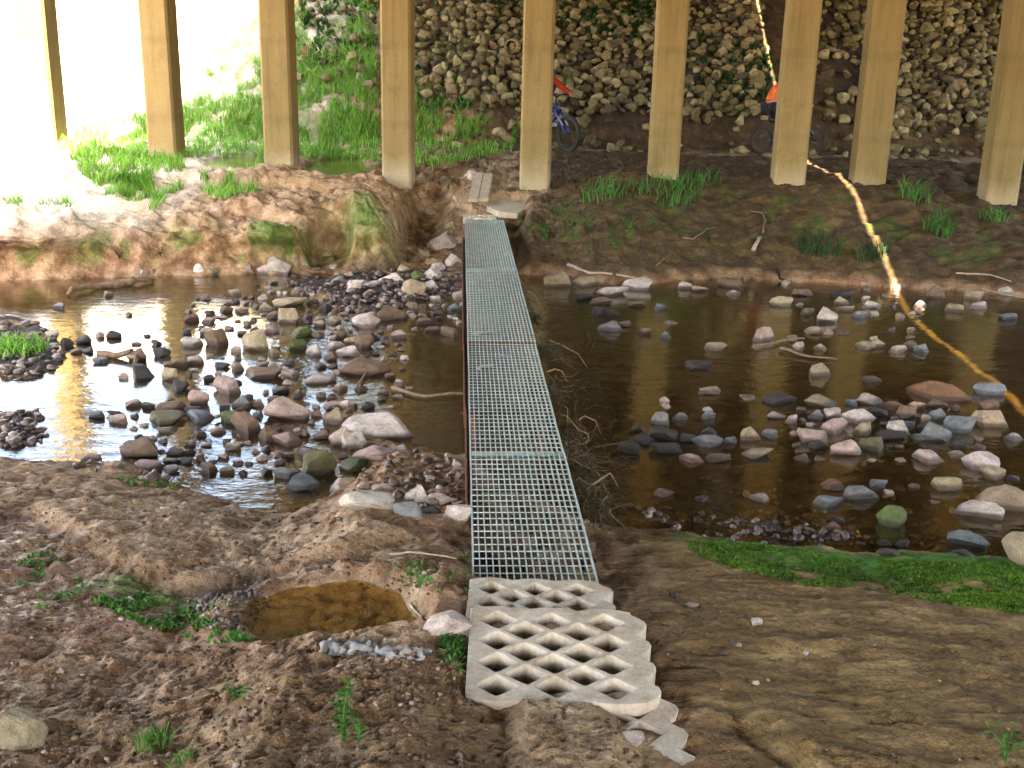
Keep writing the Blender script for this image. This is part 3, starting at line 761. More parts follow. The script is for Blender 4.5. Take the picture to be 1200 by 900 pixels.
# picture x, base y, width, height, tone, (own label)
RK = [
 (324,322,30,22,'pale',0),(337,361,40,13,'tan',0),(337,379,24,20,'tan',0),(252,405,27,23,'brown','brown angular rock standing alone in bright water, dark at its foot'),
 (298,411,34,34,'tan','tall tan rock on a black wet base in the bright shallows'),(160,423,22,17,'brown',0),(164,443,30,20,'dark','dark rusty rock with a brown one perched behind it in the bright water'),
 (188,418,20,13,'dark',0),(102,414,16,8,'dark',0),(97,403,18,13,'dark',0),(77,406,18,18,'dark',0),(133,397,17,14,'dark',0),(218,392,12,10,'dark',0),
 (237,386,11,5,'dark',0),(150,371,8,8,'dark',0),(245,370,11,9,'dark',0),(125,348,12,10,'tan',0),(198,446,20,18,'tan',0),(209,458,19,20,'dark',0),
 (210,430,18,14,'brown',0),(228,427,18,12,'pink',0),(222,407,25,13,'pale',0),(263,462,36,24,'pink','pale pink rock with a sloping flat top amid the left shallows'),(231,475,25,20,'pink',0),
 (245,447,13,10,'dark',0),(306,444,44,15,'brown',0),(338,443,20,13,'pale',0),(367,417,20,15,'pale',0),(350,395,28,14,'moss',0),(348,410,20,14,'moss',0),
 (391,380,16,16,'tan',0),(390,410,25,12,'pale',0),(374,450,36,13,'pale',0),(335,492,52,30,'pink','big reddish brown block with a flat squared face left of midstream'),
 (197,484,34,15,'brown',0),(191,497,41,17,'olive','olive brown loaf-shaped rock lying before a darker one'),(225,485,22,10,'dark',0),(233,495,38,10,'blue',0),(281,478,22,16,'grey',0),
 (267,496,22,16,'moss',0),(285,507,40,27,'brown','wedge-shaped brown rock leaning up to the right in the left shallows'),(137,497,26,14,'pink',0),(112,491,20,12,'dark',0),(132,488,20,9,'dark',0),(193,508,22,10,'tan',0),
 (161,537,47,30,'brown','large dark reddish rock beside the strips of reflected columns'),(103,542,26,13,'pink',0),(171,553,32,16,'pink',0),(333,522,36,17,'pink',0),(315,517,30,20,'brown',0),
 (370,559,42,36,'olive','big rounded olive rock at the head of the brown pool'),(353,575,40,21,'blue','blue-grey wet rock lying in front of the big rounded olive one'),(333,561,30,13,'grey',0),(390,497,25,22,'tan',0),(392,480,30,12,'pink',0),
 (400,523,30,28,'pink',0),(399,580,26,24,'pale',0),(441,513,82,34,'pale','largest pale pink boulder, left of the footbridge'),(427,384,32,18,'pale',0),(458,375,36,20,'brown',0),(484,346,28,21,'tan',0),
 (488,327,16,15,'moss',0),(457,332,32,13,'pale',0),(435,338,22,10,'pale',0),(507,328,20,14,'pale',0),(510,354,14,10,'pale',0),(415,340,20,15,'pale',0),(412,405,18,18,'tan',0),(426,408,22,20,'brown',0),
 (408,418,30,14,'pale',0),(425,440,60,20,'brown','long dark brown rock like a log, left of midstream'),(405,480,24,14,'pale',0),(414,527,28,24,'pale',0),(437,543,50,22,'pink','sloping tan rock just in front of the largest pale boulder'),(467,533,26,14,'pale',0),
 (414,553,34,16,'moss',0),(407,581,26,25,'tan',0),(427,600,62,27,'pale','pale flat-topped block at the near end of the left rock bar'),(487,588,28,22,'pale',0),(515,590,32,14,'pink',0),(478,605,40,12,'grey',0),
 (538,609,34,22,'pale','pale rock half under the left edge of the grating'),(527,395,22,13,'brown',0),(500,380,24,8,'brown',0),(380,300,14,12,'tan',0),
 (653,337,30,20,'tan','round tan rock at the far bank just right of the footbridge'),(683,336,34,15,'tan',0),(719,347,37,12,'pale','pale flat rock by the far bank with a wedge-shaped one beside it'),(748,340,36,15,'pale','pale wedge-shaped slab under the long pale stick'),
 (685,352,20,10,'dark',0),(704,357,26,8,'brown',0),(703,369,18,15,'dark',0),(718,370,16,8,'dark',0),(715,388,28,14,'grey',0),(733,383,14,8,'brown',0),(780,396,13,9,'grey',0),(757,392,16,9,'brown',0),
 (787,380,16,6,'dark',0),(774,363,12,12,'blue',0),(747,360,22,8,'brown',0),(775,499,22,19,'grey',0),(777,516,36,18,'dark',0),(755,521,24,12,'dark',0),(782,531,38,14,'dark',0),(738,532,26,20,'dark',0),(779,582,22,10,'pink',0),
 (859,338,33,14,'brown','brown humped rock against the far bank below the white root'),(860,346,16,7,'pale',0),(803,339,16,14,'pale',0),(820,342,20,8,'tan',0),(917,359,26,14,'tan',0),(948,370,16,14,'brown',0),(970,378,26,20,'pale',0),
 (987,357,18,10,'tan',0),(990,348,28,12,'dark',0),(992,365,20,8,'tan',0),(1023,361,23,10,'pale',0),(1010,373,20,10,'grey',0),(941,347,27,6,'brown',0),(922,334,10,7,'pale',0),(955,392,22,10,'tan',0),
 (896,401,24,20,'pink','round pinkish rock standing alone in dark water'),(988,392,16,6,'pale',0),(840,411,26,11,'tan',0),(820,432,30,11,'dark',0),(1017,410,23,11,'tan',0),(1029,408,16,13,'tan',0),(1055,414,23,11,'pale',0),
 (1068,409,18,11,'brown',0),(1081,413,17,14,'blue',0),(962,411,14,9,'tan',0),(936,407,14,8,'dark',0),(963,441,26,19,'tan','tan rounded rock at the end of the sunken branch'),(1024,448,24,10,'brown',0),(833,463,25,12,'tan','tan round rock with dead grass caught on its near side'),
 (916,474,40,12,'dark',0),(877,469,18,5,'blue',0),(1108,470,68,22,'rust','long rusty tan slab at the top of the right rock bar'),(1163,463,36,18,'blue',0),(1163,483,26,16,'brown',0),(1165,501,42,26,'tan','long tan rock sloping into the water at the far right'),
 (965,477,40,12,'tan',0),(1022,474,33,14,'pale',0),(1046,480,30,13,'rust',0),(1076,480,20,11,'tan',0),(1064,490,23,17,'brown',0),(1100,479,24,12,'brown',0),(1121,482,12,11,'brown',0),(1100,492,20,15,'blue',0),
 (1128,507,33,25,'blue',0),(957,491,18,16,'grey',0),(977,492,21,17,'pale',0),(1007,497,42,24,'pale','pale ridge-backed rock in the middle of the right rock bar'),(981,509,38,22,'pink',0),(1011,510,22,20,'tan',0),(955,520,36,22,'pink',0),
 (991,534,34,22,'pink',0),(1025,529,33,20,'olive',0),(1055,510,26,23,'pale','pale egg-shaped rock in the right rock bar'),(1030,488,22,12,'dark',0),(1047,516,34,12,'dark',0),(1099,517,40,24,'grey',0),(1079,516,20,7,'blue',0),
 (910,491,22,10,'pale',0),(929,496,18,11,'pale',0),(881,517,23,20,'tan','tan pointed rock standing left of the right rock bar'),(904,514,20,13,'grey',0),(832,524,36,16,'grey',0),(806,518,20,12,'dark',0),(891,538,35,15,'tan',0),
 (961,527,22,12,'dark',0),(1092,543,35,19,'pink',0),(1113,575,37,20,'tan','tan brick-like rock alone in dark water on the right'),(1157,553,40,26,'pale',0),(1167,562,30,17,'tan',0),(1178,600,64,40,'tan','big tan boulder near the right edge, flat on top'),
 (1152,608,50,25,'pale','pale lilac rock in front of the big flat-topped tan boulder'),(1013,586,42,22,'grey',0),(979,575,30,10,'rust',0),(973,594,34,14,'blue',0),(892,588,25,11,'pale',0),(812,542,28,13,'pink',0),(842,542,30,10,'brown',0),
 (1048,618,32,28,'moss','mossy green and tan boulder near the right bank'),(1137,641,42,22,'blue','pale blue wet rock close to the mossy near bank'),(1133,656,26,14,'dark',0),(1206,662,46,58,'tan','large tan boulder cut off by the right edge'),(1043,653,24,12,'dark',0),(823,588,16,10,'dark',0),
 (1190,517,20,12,'grey',0),(1145,352,26,14,'tan',0),(1120,366,20,12,'tan',0),(1098,350,22,16,'brown',0),(1078,360,14,10,'pale',0),(1180,345,18,10,'pale',0),(1150,362,28,9,'pale',0),(1185,375,24,7,'blue',0),
]
SURF = [(518,292,36,22,'pale','long pale stone block sloping up beside the far end of the grating'),(530,312,20,16,'pale',0),(512,318,18,13,'pale',0),(537,285,12,16,'tan',0),(527,268,14,10,'tan',0),(496,300,14,10,'tan',0),(503,339,22,12,'pale',0),(472,318,14,9,'tan',0),
 (553,212,20,14,'pale','pale squarish stone left of the plank top'),(535,236,12,10,'pale',0),(505,252,18,14,'tan',0),(600,300,10,8,'tan',0),(20,880,60,62,'tan','tan boulder at the bottom left corner of the muddy bank'),
 (310,324,22,14,'pale',0),(166,323,12,9,'pale',0),(178,321,10,10,'tan',0),(228,318,24,10,'pale',0),(247,324,18,11,'tan',0),(290,318,14,8,'tan',0),(96,330,12,7,'grey',0),
 (527,750,64,42,'pale','chunk of pale concrete wedged against the left side of the paving'),(741,872,30,16,'pale','small pale stone lying in the dirt below the buried paving block'),(888,733,14,11,'pale',0),(858,756,10,8,'grey',0),(866,758,9,7,'pale',0),(695,640,7,6,'pink',0),
 (945,768,10,7,'tan',0),(985,775,9,6,'grey',0),(886,803,9,7,'grey',0),(848,768,12,8,'tan',0),(870,818,10,6,'pale',0),(712,726,20,8,'grey',0),(790,700,12,7,'tan',0),(812,712,14,6,'tan',0),(243,795,10,5,'pale',0),(170,768,9,6,'grey',0),
 (360,800,9,6,'grey',0),(300,836,8,6,'tan',0),(232,770,8,5,'pale',0),(50,660,18,10,'brown',0),(92,640,22,14,'brown',0),(70,672,26,18,'brown',0),(150,705,12,7,'brown',0)]
rocks = []
for r in RK:
    o, W, Hh = put_rock(*r[:5]); rocks.append((r, o, W, Hh))
for r in SURF:
    nm = 'boulder' if r[0] == 20 else ('concrete_chunk' if r[0] == 527 else 'rock')
    o, W, Hh = put_rock(*r[:5], name=nm, surf=1); rocks.append((r, o, W, Hh))
    if r[0] == 518: o.rotation_euler = (R(14), R(-24), R(28))
# the smaller cobbles that fill the rock bars
clusters = [((220, 345, 480, 470), 120), ((150, 470, 430, 560), 60), ((300, 315, 545, 390), 80), ((920, 340, 1080, 400), 16), ((930, 470, 1150, 545), 26), ((740, 470, 860, 560), 8), ((960, 560, 1200, 660), 14), ((0, 360, 240, 460), 12), ((400, 560, 545, 610), 12)]
occ = [(r[0][0], r[0][1], r[0][2]) for r in rocks]
for (x0, y0, x1, y1), n in clusters:
    k = 0; tr = 0
    while k < n and tr < 3000:
        tr += 1; x = random.uniform(x0, x1); y = random.uniform(y0, y1)
        w = random.choice([9, 10, 12, 14, 17, 20] if x0 < 500 else [9, 10, 11, 12, 14, 16]) * (.75 + (y - 330) / 330 * .6)
        if any(abs(x - a) < (w + c) * .42 and abs(y - b) < (w + c) * .22 for a, b, c in occ): continue
        if 543 < x < 545 + (y - 257) * .26 + 48: continue
        t = random.choice(['dark', 'brown', 'brown', 'tan', 'pink', 'grey', 'pale', 'pink'] if x < 560 else ['dark', 'brown', 'grey', 'tan', 'dark', 'blue'])
        h = w * random.uniform(.45, .7)
        occ.append((x, y, w)); o, W, Hh = put_rock(x, y, w, h, t); rocks.append(((x, y, w, h, t, 0), o, W, Hh)); k += 1

# only the 300 that show largest stay things of their own; the rest are one body of cobbles
order = sorted(range(len(rocks)), key=lambda i: -(rocks[i][0][2] * rocks[i][0][3] + (1e6 if rocks[i][0][5] else 0)))
keepi = set(order[:298]); V = []; Fc = []; b0 = 0; cobc = []
for i in order[298:]:
    o = rocks[i][1]; me = o.data; v = np.empty(len(me.vertices) * 3, np.float32); me.vertices.foreach_get('co', v); v = v.reshape(-1, 3)
    mx = np.array(Matrix.LocRotScale(o.location, o.rotation_euler, o.scale)); v = v @ mx[:3, :3].T + mx[:3, 3]
    f = np.empty(len(me.polygons) * 3, np.int32); me.polygons.foreach_get('vertices', f); V.append(v); Fc.append(f.reshape(-1, 3) + b0); b0 += len(v)
    bpy.data.objects.remove(o)
if V:
    o = mesh_np('small_cobbles', np.concatenate(V), np.concatenate(Fc), M['cobble']); tag(o, kind='stuff')
rocks = [rocks[i] for i in sorted(keepi)]

# ---- labels: what the rock looks like, then the landmark it lies by
TW = dict(pale='pale', pink='pinkish', tan='tan', brown='brown', olive='olive', dark='dark wet', grey='grey', blue='blue-grey', rust='rusty', moss='mossy green')
marks = [(r[0], r[1], o, r[5]) for r, o, W, Hh in rocks if r[5]]
LM = {252:'lone brown angular rock',298:'tall tan rock',164:'dark rusty rock',263:'sloping pale pink rock',335:'big reddish block',191:'olive loaf-shaped rock',285:'wedge-shaped brown rock',161:'large dark reddish rock',370:'big rounded olive rock',
      353:'blue-grey wet rock',441:'largest pale boulder',425:'long log-like rock',437:'sloping tan rock',427:'pale flat-topped block',538:'pale rock under the grating edge',653:'round tan rock at the far bank',719:'pale flat rock by the far bank',748:'pale wedge-shaped slab',859:'brown humped rock',
      896:'lone round pinkish rock',963:'rock at the sunken branch',833:'grass-draped tan rock',1108:'long rusty slab',1165:'long sloping tan rock',1007:'pale ridge-backed rock',1055:'pale egg-shaped rock',881:'tan pointed rock',1113:'brick-like tan rock',1178:'big flat-topped tan boulder',1152:'pale lilac rock',
      1048:'mossy boulder',1137:'pale blue rock',1206:'boulder at the right edge',518:'long sloping block by the grating end',553:'squarish stone by the plank',20:'corner boulder',527:'concrete chunk by the paving',741:'small stone below the paving'}
PX = [(x, y, LM[x]) for x, y, o, l in marks] + [(560, 245, 'far paving block'), (830, 800, 'rut in the near dirt'), (1047, 335, 'sunlit strip at the far bank'), (30, 405, 'grassy islet'), (390, 275, 'dark hollow in the far bank'), (400, 725, 'brown puddle'), (140, 730, 'green mossy streak'), (950, 640, 'green moss mat'), (190, 200, 'second column')]
used = {}
def cand(r, W, Hh):
    x, y, w, h, t, _ = r
    size = 'tiny' if W < .09 else 'small' if W < .16 else 'medium' if W < .28 else 'large'
    shp = 'flat' if Hh < .38 * W else ('rounded' if Hh < .7 * W else 'upright')
    base = '%s %s %s rock' % (size, TW[t], shp)
    near = sorted(PX, key=lambda q: (q[0] - x) ** 2 + ((q[1] - y) * 1.8) ** 2)
    def rel(q):
        dx, dy = x - q[0], (y - q[1]) * 1.8
        d = math.hypot(dx, dy); pre = 'close ' if d < 45 else ''
        if d >= 45: pre = 'somewhat 'if d < 90 else 'well '
        if abs(dx) > abs(dy): return pre + ('right of' if dx > 0 else 'left of') + ' the ' + q[2]
        return pre + ('in front of' if dy > 0 else 'behind') + ' the ' + q[2]
    out = [base + ' ' + rel(q) for q in near[:3]]
    out += [base + ' between the %s and the %s' % (near[0][2], near[1][2]), base + ' ' + rel(near[0]).split(' the ')[0] + ' the ' + near[0][2] + ', towards the ' + near[1][2]]
    return out
for r, o, W, Hh in rocks:
    if r[5]: o['label'] = r[5]; used[r[5]] = [o]
shared = 0
for r, o, W, Hh in rocks:
    if not r[5]:
        cs = [c for c in cand(r, W, Hh) if len(c.split()) <= 16]
        free = [c for c in cs if c not in used]
        l = free[0] if free else cs[0]
        used.setdefault(l, []).append(o); o['label'] = l
    o['category'] = 'boulder' if o.name.startswith('boulder') else 'concrete chunk' if o.name.startswith('concrete') else 'rock'
    o['group'] = 'rocks in the stream and on its banks'

# pebbles nobody could count: wet gravel of the bars and crumbs on the near bank
def scatter_stones(name, pts, sizes, mat, cuts=7, flat=.7, sinkf=.25, nvar=6, sub=2):
    V = []; Fc = []; b = 0; var = [rock_mesh(700 + k, sub, cuts, 1, .12) for k in range(nvar)]
    for k, (p, s) in enumerate(zip(pts, sizes)):
        v, f = var[k % nvar]; a = random.uniform(0, 6.28); c_, s_ = math.cos(a), math.sin(a)
        q = v * np.array([1, random.uniform(.6, .95), flat * random.uniform(.6, 1.15)]) * s
        tx = random.uniform(-.4, .4); q = np.stack([q[:, 0], q[:, 1] * math.cos(tx) - q[:, 2] * math.sin(tx), q[:, 1] * math.sin(tx) + q[:, 2] * math.cos(tx)], 1)
        q = np.stack([q[:, 0] * c_ - q[:, 1] * s_, q[:, 0] * s_ + q[:, 1] * c_, q[:, 2]], 1)
        V.append(q + np.asarray(p) + np.array([0, 0, s * flat * (1 - 2 * sinkf)])); Fc.append(f + b); b += len(v)
    return mesh_np(name, np.concatenate(V), np.concatenate(Fc), mat)
def peb_mat():
    t = NT('pebble'); g = t.n('ShaderNodeNewGeometry'); p = g.outputs['Position']
    col = t.ramp(g.outputs['Random Per Island'], [(0, (.035, .025, .022)), (.45, (.10, .065, .045)), (.8, (.20, .14, .11)), (1, (.40, .32, .27))])
    col = t.mix(.7, col, t.ramp(t.noise(p, 60, 3, .6), [(.3, .6), (.7, 1.25)]), 'MULTIPLY')
    return t.done(col, .45)
M['pebble'] = peb_mat()
def clod_mat():
    t = NT('clod'); g = t.n('ShaderNodeNewGeometry'); p = g.outputs['Position']
    col = t.ramp(g.outputs['Random Per Island'], [(0, (.085, .042, .022)), (.6, (.19, .105, .055)), (.92, (.27, .165, .10)), (1, (.46, .36, .29))])
    col = t.mix(.7, col, t.ramp(t.noise(p, 90, 3, .6), [(.3, .65), (.7, 1.2)]), 'MULTIPLY')
    return t.done(col, .8)
M['clod'] = clod_mat()
def gpts(poly, n):
    q = poly_px(poly, n); return hit(q[:, 0], q[:, 1])
pts = []; sz = []
for poly, n, lo, hi in (([(0, 370), (80, 385), (85, 430), (40, 448), (0, 445)], 110, .02, .05), ([(0, 480), (60, 478), (62, 520), (0, 528)], 90, .02, .05), ([(740, 595), (900, 602), (1000, 615), (1040, 640), (880, 640), (790, 622)], 240, .012, .032),
        ([(300, 480), (420, 470), (545, 540), (545, 600), (430, 590), (330, 550)], 220, .014, .04), ([(330, 325), (545, 318), (545, 350), (440, 372), (350, 372)], 200, .025, .06), ([(60, 500), (330, 500), (330, 560), (180, 565), (60, 545)], 170, .015, .045),
        ([(220, 370), (480, 350), (440, 470), (180, 470)], 330, .018, .06), ([(300, 340), (540, 330), (500, 400), (320, 420)], 190, .02, .06), ([(215, 705), (300, 690), (325, 705), (285, 742), (240, 735)], 230, .006, .016), ([(940, 470), (1150, 470), (1150, 545), (960, 545)], 90, .02, .045), ([(780, 560), (1200, 560), (1200, 655), (900, 640)], 110, .015, .04)):
    p = gpts(poly, n); pts += list(p); sz += list(lo + (hi - lo) * RNG.random(n) ** 2)
tag(scatter_stones('stream_gravel', pts, sz, M['pebble']), kind='stuff')
pts = []; sz = []
for poly, n, lo, hi in (([(0, 640), (200, 720), (480, 765), (550, 770), (550, 900), (0, 900)], 1200, .0025, .014), ([(0, 560), (300, 600), (550, 640), (550, 700), (300, 690), (0, 660)], 700, .003, .014), ([(720, 650), (800, 650), (900, 720), (1200, 760), (1200, 900), (800, 900)], 700, .0018, .008), ([(400, 765), (550, 760), (550, 830), (420, 830)], 420, .004, .013), ([(690, 840), (760, 840), (760, 900), (640, 900)], 120, .003, .010), ([(560, 700), (750, 745), (770, 820), (570, 820)], 130, .002, .007)):
    p = gpts(poly, n); p[:, 2] += 0; pts += list(p); sz += list(lo + (hi - lo) * RNG.random(n) ** 2.5)
tag(scatter_stones('dirt_crumbs', pts, sz, M['clod'], nvar=5, sub=1), kind='stuff')

# ---- rubble slope behind the path
def rip_ok(x, y):
    px, py = proj((x, y, float(Hq(x, y))))
    if px < 455: return random.random() < .22 * (px > 340) * (py < 110)
    if px < 478: return random.random() < .35 * (py < 110)
    if 455 <= px < 560 and py > 85 + (px - 455) * .35: return random.random() < .05
    if 560 <= px < 640 and py > 130: return random.random() < .2
    if 640 <= px < 760 and py > 135: return random.random() < .15
    if py > 146 and px < 1020: return random.random() < .05
    if py > 164: return random.random() < .12
    if 893 < px < 965 and py < 160: return random.random() < .05
    if 958 <= px < 1010 and py > 70: return random.random() < .40
    return True
cells = []
y = 21.6
while y < 29.4:
    x = -5.2
    while x < 11.6:
        a, b = x + random.uniform(-.10, .10), y + random.uniform(-.09, .09)
        if rip_ok(a, b): cells.append((a, b, float(Hq(a, b))))
        x += .180 + random.uniform(0, .03)
    y += .132
seen = []; rest = []
for p in cells:
    s = random.uniform(.075, .128) * (1.25 if random.random() < .06 else 1); px, py = proj(p)
    occl = any(abs(px - (cx + (py - cyy) * 0 )) < 18 for cx, cyy in [proj(c)[:2] for c in COLS])
    (seen if -8 < py < 180 and 330 < px < 1200 and not occl else rest).append((s * F / zc(p), s, p, px, py))
seen.sort(key=lambda q: -q[0]); rest += seen[300:]; seen = seen[:300]
cpx = [proj(c)[0] for c in COLS]
zn = ['second and third', 'third and fourth', 'fourth and fifth', 'fifth and sixth', 'sixth and seventh', 'seventh and eighth', 'eighth and ninth']
for i, (_, s, p, px, py) in enumerate(seen):
    o = bpy.data.objects.new('riprap_stone', HEAP[i % len(HEAP)]); COL.objects.link(o)
    k = min(max(sum(px > c for c in cpx) - 2, 0), 6)
    o.location = (p[0], p[1] - .03, p[2] + s * .5); o.scale = (s * random.uniform(.95, 1.3), s * random.uniform(.8, 1.1), s * random.uniform(.62, .95))
    o.rotation_euler = (random.uniform(0, 1.1), random.uniform(-.5, .5), random.uniform(0, 6.28))
    c = random.choice([(.32, .25, .115), (.25, .19, .085), (.42, .34, .18), (.17, .13, .055), (.28, .21, .10), (.11, .085, .04)]); o.color = (*c, 1)
    band = 'high' if py < 45 else 'halfway' if py < 100 else 'low'
    tag(o, 'tan broken stone %s on the rubble slope between the %s columns' % (band, zn[k]), 'stone', 'riprap stones %s between the %s columns' % (band, zn[k]))
tag(scatter_stones('rubble', [(p[0], p[1], p[2]) for _, s, p, _a, _b in rest], [s * 1.0 for _, s, p, _a, _b in rest], M['heap'], cuts=10, flat=.8, sinkf=.25, nvar=10, sub=2), kind='stuff')
# ------------------------------------------------------------------ grass and weeds
def blades(name, roots, hgt, wid, mat, lean=.45, parent=None, loc=None, droop=.5, az=None):
    n = len(roots); roots = np.asarray(roots); a = RNG.random(n) * 2 * np.pi if az is None else az; L = lean * (0.3 + RNG.random(n)); hgt = np.broadcast_to(hgt, n) * RNG.uniform(.6, 1.2, n)
    wid = np.broadcast_to(wid, n); dx, dy = np.cos(a), np.sin(a); b = RNG.random(n) * np.pi; wx, wy = np.cos(b), np.sin(b)
    V = np.zeros((n, 7, 3))
    for k, (t, ww) in enumerate(((0, 1.), (.4, .9), (.75, .6), (1., 0))):
        off = L * hgt * (t ** 2); zz = hgt * (t - droop * L * t * t * .6)
        c = roots + np.stack([dx * off, dy * off, zz], 1)
        h = np.stack([wx * wid * ww / 2, wy * wid * ww / 2, 0 * wid], 1)
        if k < 3: V[:, 2 * k] = c - h; V[:, 2 * k + 1] = c + h
        else: V[:, 6] = c
    i = (np.arange(n) * 7)[:, None]
    f = np.concatenate([(i + np.array(q)).reshape(-1, 3) for q in ((0, 1, 3), (0, 3, 2), (2, 3, 5), (2, 5, 4), (4, 5, 6))])
    return mesh_np(name, V.reshape(-1, 3), f, mat, parent, True, loc)

def leafy(name, base, mat, label, h=.2, n=6, leaf=.05, spread=.6, group=None, cat='weed', stems=True):
    """small weed: stems, each carrying pointed leaves"""
    e = empty(name, tuple(base)); tag(e, label, cat, group)
    st = MB(); lf = MB()
    for s in range(n):
        a = random.uniform(0, 6.28); l = h * random.uniform(.6, 1.1); sp = spread * random.uniform(.2, 1)
        pts = [Vector((math.cos(a) * sp * l * t * t, math.sin(a) * sp * l * t * t, l * t * (1 - .25 * sp * t))) for t in (0, .3, .6, .85, 1)]
        st.tube(pts, [.004 * h / .2, .0035 * h / .2, .003 * h / .2, .002 * h / .2, .0012 * h / .2], 4)
        for t in np.linspace(.15, 1, max(4, int(l / leaf * 1.8))):
            k = min(int(t * 4), 3); q = pts[k].lerp(pts[k + 1], t * 4 - k) if k < 4 else pts[-1]
            b = random.uniform(0, 6.28); d = Vector((math.cos(b), math.sin(b), random.uniform(.0, .7))).normalized(); w = d.cross(Vector((0, 0, 1))).normalized()
            ll = leaf * random.uniform(.6, 1.2); up = Vector((0, 0, 1))
            lf.add([q, q + d * ll * .45 + w * ll * .22 + up * ll * .08, q + d * ll - up * ll * .12, q + d * ll * .45 - w * ll * .22 + up * ll * .08, q + d * ll * .5 - up * ll * .02], [(0, 1, 4), (1, 2, 4), (2, 3, 4), (3, 0, 4)])
    st.build('stem', mat, e, True); lf.build('foliage', mat, e, True)
    return e

def grow(poly, n, thr=-.2, sc=1.6):
    q = poly_px(poly, n); p = hit(q[:, 0], q[:, 1]); k = n2(p[:, 0] * sc + 3, p[:, 1] * sc) + .5 * n2(p[:, 0] * sc * 3, p[:, 1] * sc * 3) > thr
    return p[k]
G = np.concatenate([
    grow([(62, 182), (95, 150), (200, 128), (300, 98), (345, 60), (440, 60), (445, 190), (350, 186), (212, 186), (150, 200)], 17000, -.28, 1.9),
    grow([(240, 90), (300, 20), (345, -5), (440, -5), (440, 70), (300, 110)], 6000, .08, 1.3),
    grow([(75, 185), (212, 180), (222, 215), (180, 250), (130, 240), (95, 205)], 4200, -.08, 2.2),
    grow([(235, 205), (300, 195), (312, 222), (260, 236), (235, 230)], 900, -.1),
    grow([(485, 95), (545, 92), (560, 135), (612, 150), (600, 178), (545, 190), (488, 205)], 3800, .0, 2)])
sun_left = G[:, 0] < -50
tag(blades('grass', G, RNG.uniform(.10, .24, len(G)), .013, M['grass'], .55), kind='stuff')
D = np.concatenate([grow([(655, 0), (765, 0), (765, 45), (690, 55), (655, 40)], 2600, -.1, 2), grow([(560, 0), (615, 0), (615, 40), (580, 45)], 700, .1, 2), grow([(805, 40), (905, 60), (905, 130), (830, 120)], 1500, .15, 2), grow([(350, 0), (440, 0), (440, 60), (360, 80)], 800, .1, 2), grow([(485, 60), (540, 90), (560, 130), (490, 130)], 500, 0, 2)])
tag(blades('ivy', D, .16, .06, M['dark_leaf'], .9), kind='stuff')
ms = np.concatenate([grow([(800, 634), (850, 635), (930, 641), (975, 655), (1060, 657), (1200, 660), (1200, 720), (1120, 709), (1000, 688), (940, 686), (860, 666), (812, 650)], 22000, -.25, 5), grow([(400, 245), (440, 236), (485, 242), (490, 270), (410, 280)], 1800, -.5, 3),
                     grow([(300, 275), (365, 268), (372, 285), (310, 290)], 500, -.5, 3), grow([(80, 292), (260, 275), (300, 285), (240, 305), (90, 318)], 900, .1, 3), grow([(605, 240), (760, 235), (830, 290), (760, 305), (620, 300)], 2400, .05, 2.5), grow([(850, 280), (1200, 260), (1200, 320), (900, 315)], 1400, .2, 2)])
tag(blades('moss', ms, RNG.uniform(.004, .016, len(ms)), .007, M['moss_leaf'], .9), kind='stuff')
ms = np.concatenate([grow([(100, 700), (150, 690), (260, 735), (300, 752), (240, 755), (160, 730)], 1500, -.1, 5), grow([(130, 560), (230, 563), (240, 572), (160, 572)], 250, -.2, 5), grow([(20, 655), (60, 645), (110, 690), (60, 720), (20, 700)], 400, .1, 5), grow([(515, 745), (553, 745), (553, 800), (520, 775)], 260, -.2, 5), grow([(440, 665), (550, 650), (550, 695), (470, 690)], 250, .1, 6)])
tag(blades('creeping_greenery', ms, .026, .012, M['weed'], .9), kind='stuff')

def tuft(px, py, n, h, w, r, label, mat='weed', cat='grass tuft', group='grass tufts on the banks', name='grass_tuft'):
    b = hit(px, py)[0]; a = RNG.random(n) * 6.28; rr = r * np.sqrt(RNG.random(n)); p = np.stack([np.cos(a) * rr, np.sin(a) * rr, 0 * a], 1)
    p[:, 2] = [float(Hq(b[0] + q[0], b[1] + q[1]) - b[2]) for q in p]
    o = blades(name, p, h, w, M[mat], .7, None, tuple(b)); return tag(o, label, cat, group)
tuft(708, 226, 80, .27, .016, .35, 'grass tuft left of the sixth column, on the path edge')
tuft(745, 222, 45, .18, .014, .25, 'smaller grass tuft close to the left foot of the sixth column')
tuft(790, 228, 150, .27, .014, .42, 'thick grass tuft growing over the foot of the sixth column')
tuft(822, 214, 60, .24, .016, .3, 'grass tuft just right of the sixth column foot')
tuft(1070, 232, 70, .28, .014, .25, 'thin grass tuft right of the eighth column')
tuft(1100, 270, 90, .26, .016, .22, 'grass tuft on the dark bank below the ninth column', 'weed')
tuft(1165, 255, 60, .2, .014, .2, 'low grass tuft under the rightmost column')
tuft(958, 292, 120, .2, .016, .3, 'broad dark grass tuft halfway down the right far bank', 'dark_leaf')
tuft(1020, 300, 90, .2, .016, .25, 'dark grass tuft by the sunlit strip on the far bank', 'dark_leaf')
tuft(18, 410, 240, .16, .014, .28, 'bright green grass tuft on the gravel islet in the stream', 'grass')
tuft(10, 252, 120, .2, .016, .22, 'bright grass tuft at the left edge of the far bank', 'grass')
tuft(68, 240, 60, .2, .014, .2, 'thin bright grass tuft beside the crack in the sunlit bank', 'grass')
tuft(178, 872, 60, .09, .004, .06, 'sprawling grass tuft at the bottom left, near the corner boulder', 'weed')
tuft(212, 893, 40, .06, .004, .04, 'tiny grass tuft at the bottom edge, left of the tall weed', 'weed')
tuft(535, 765, 70, .05, .005, .05, 'little grass tuft in the corner by the concrete chunk', 'weed')
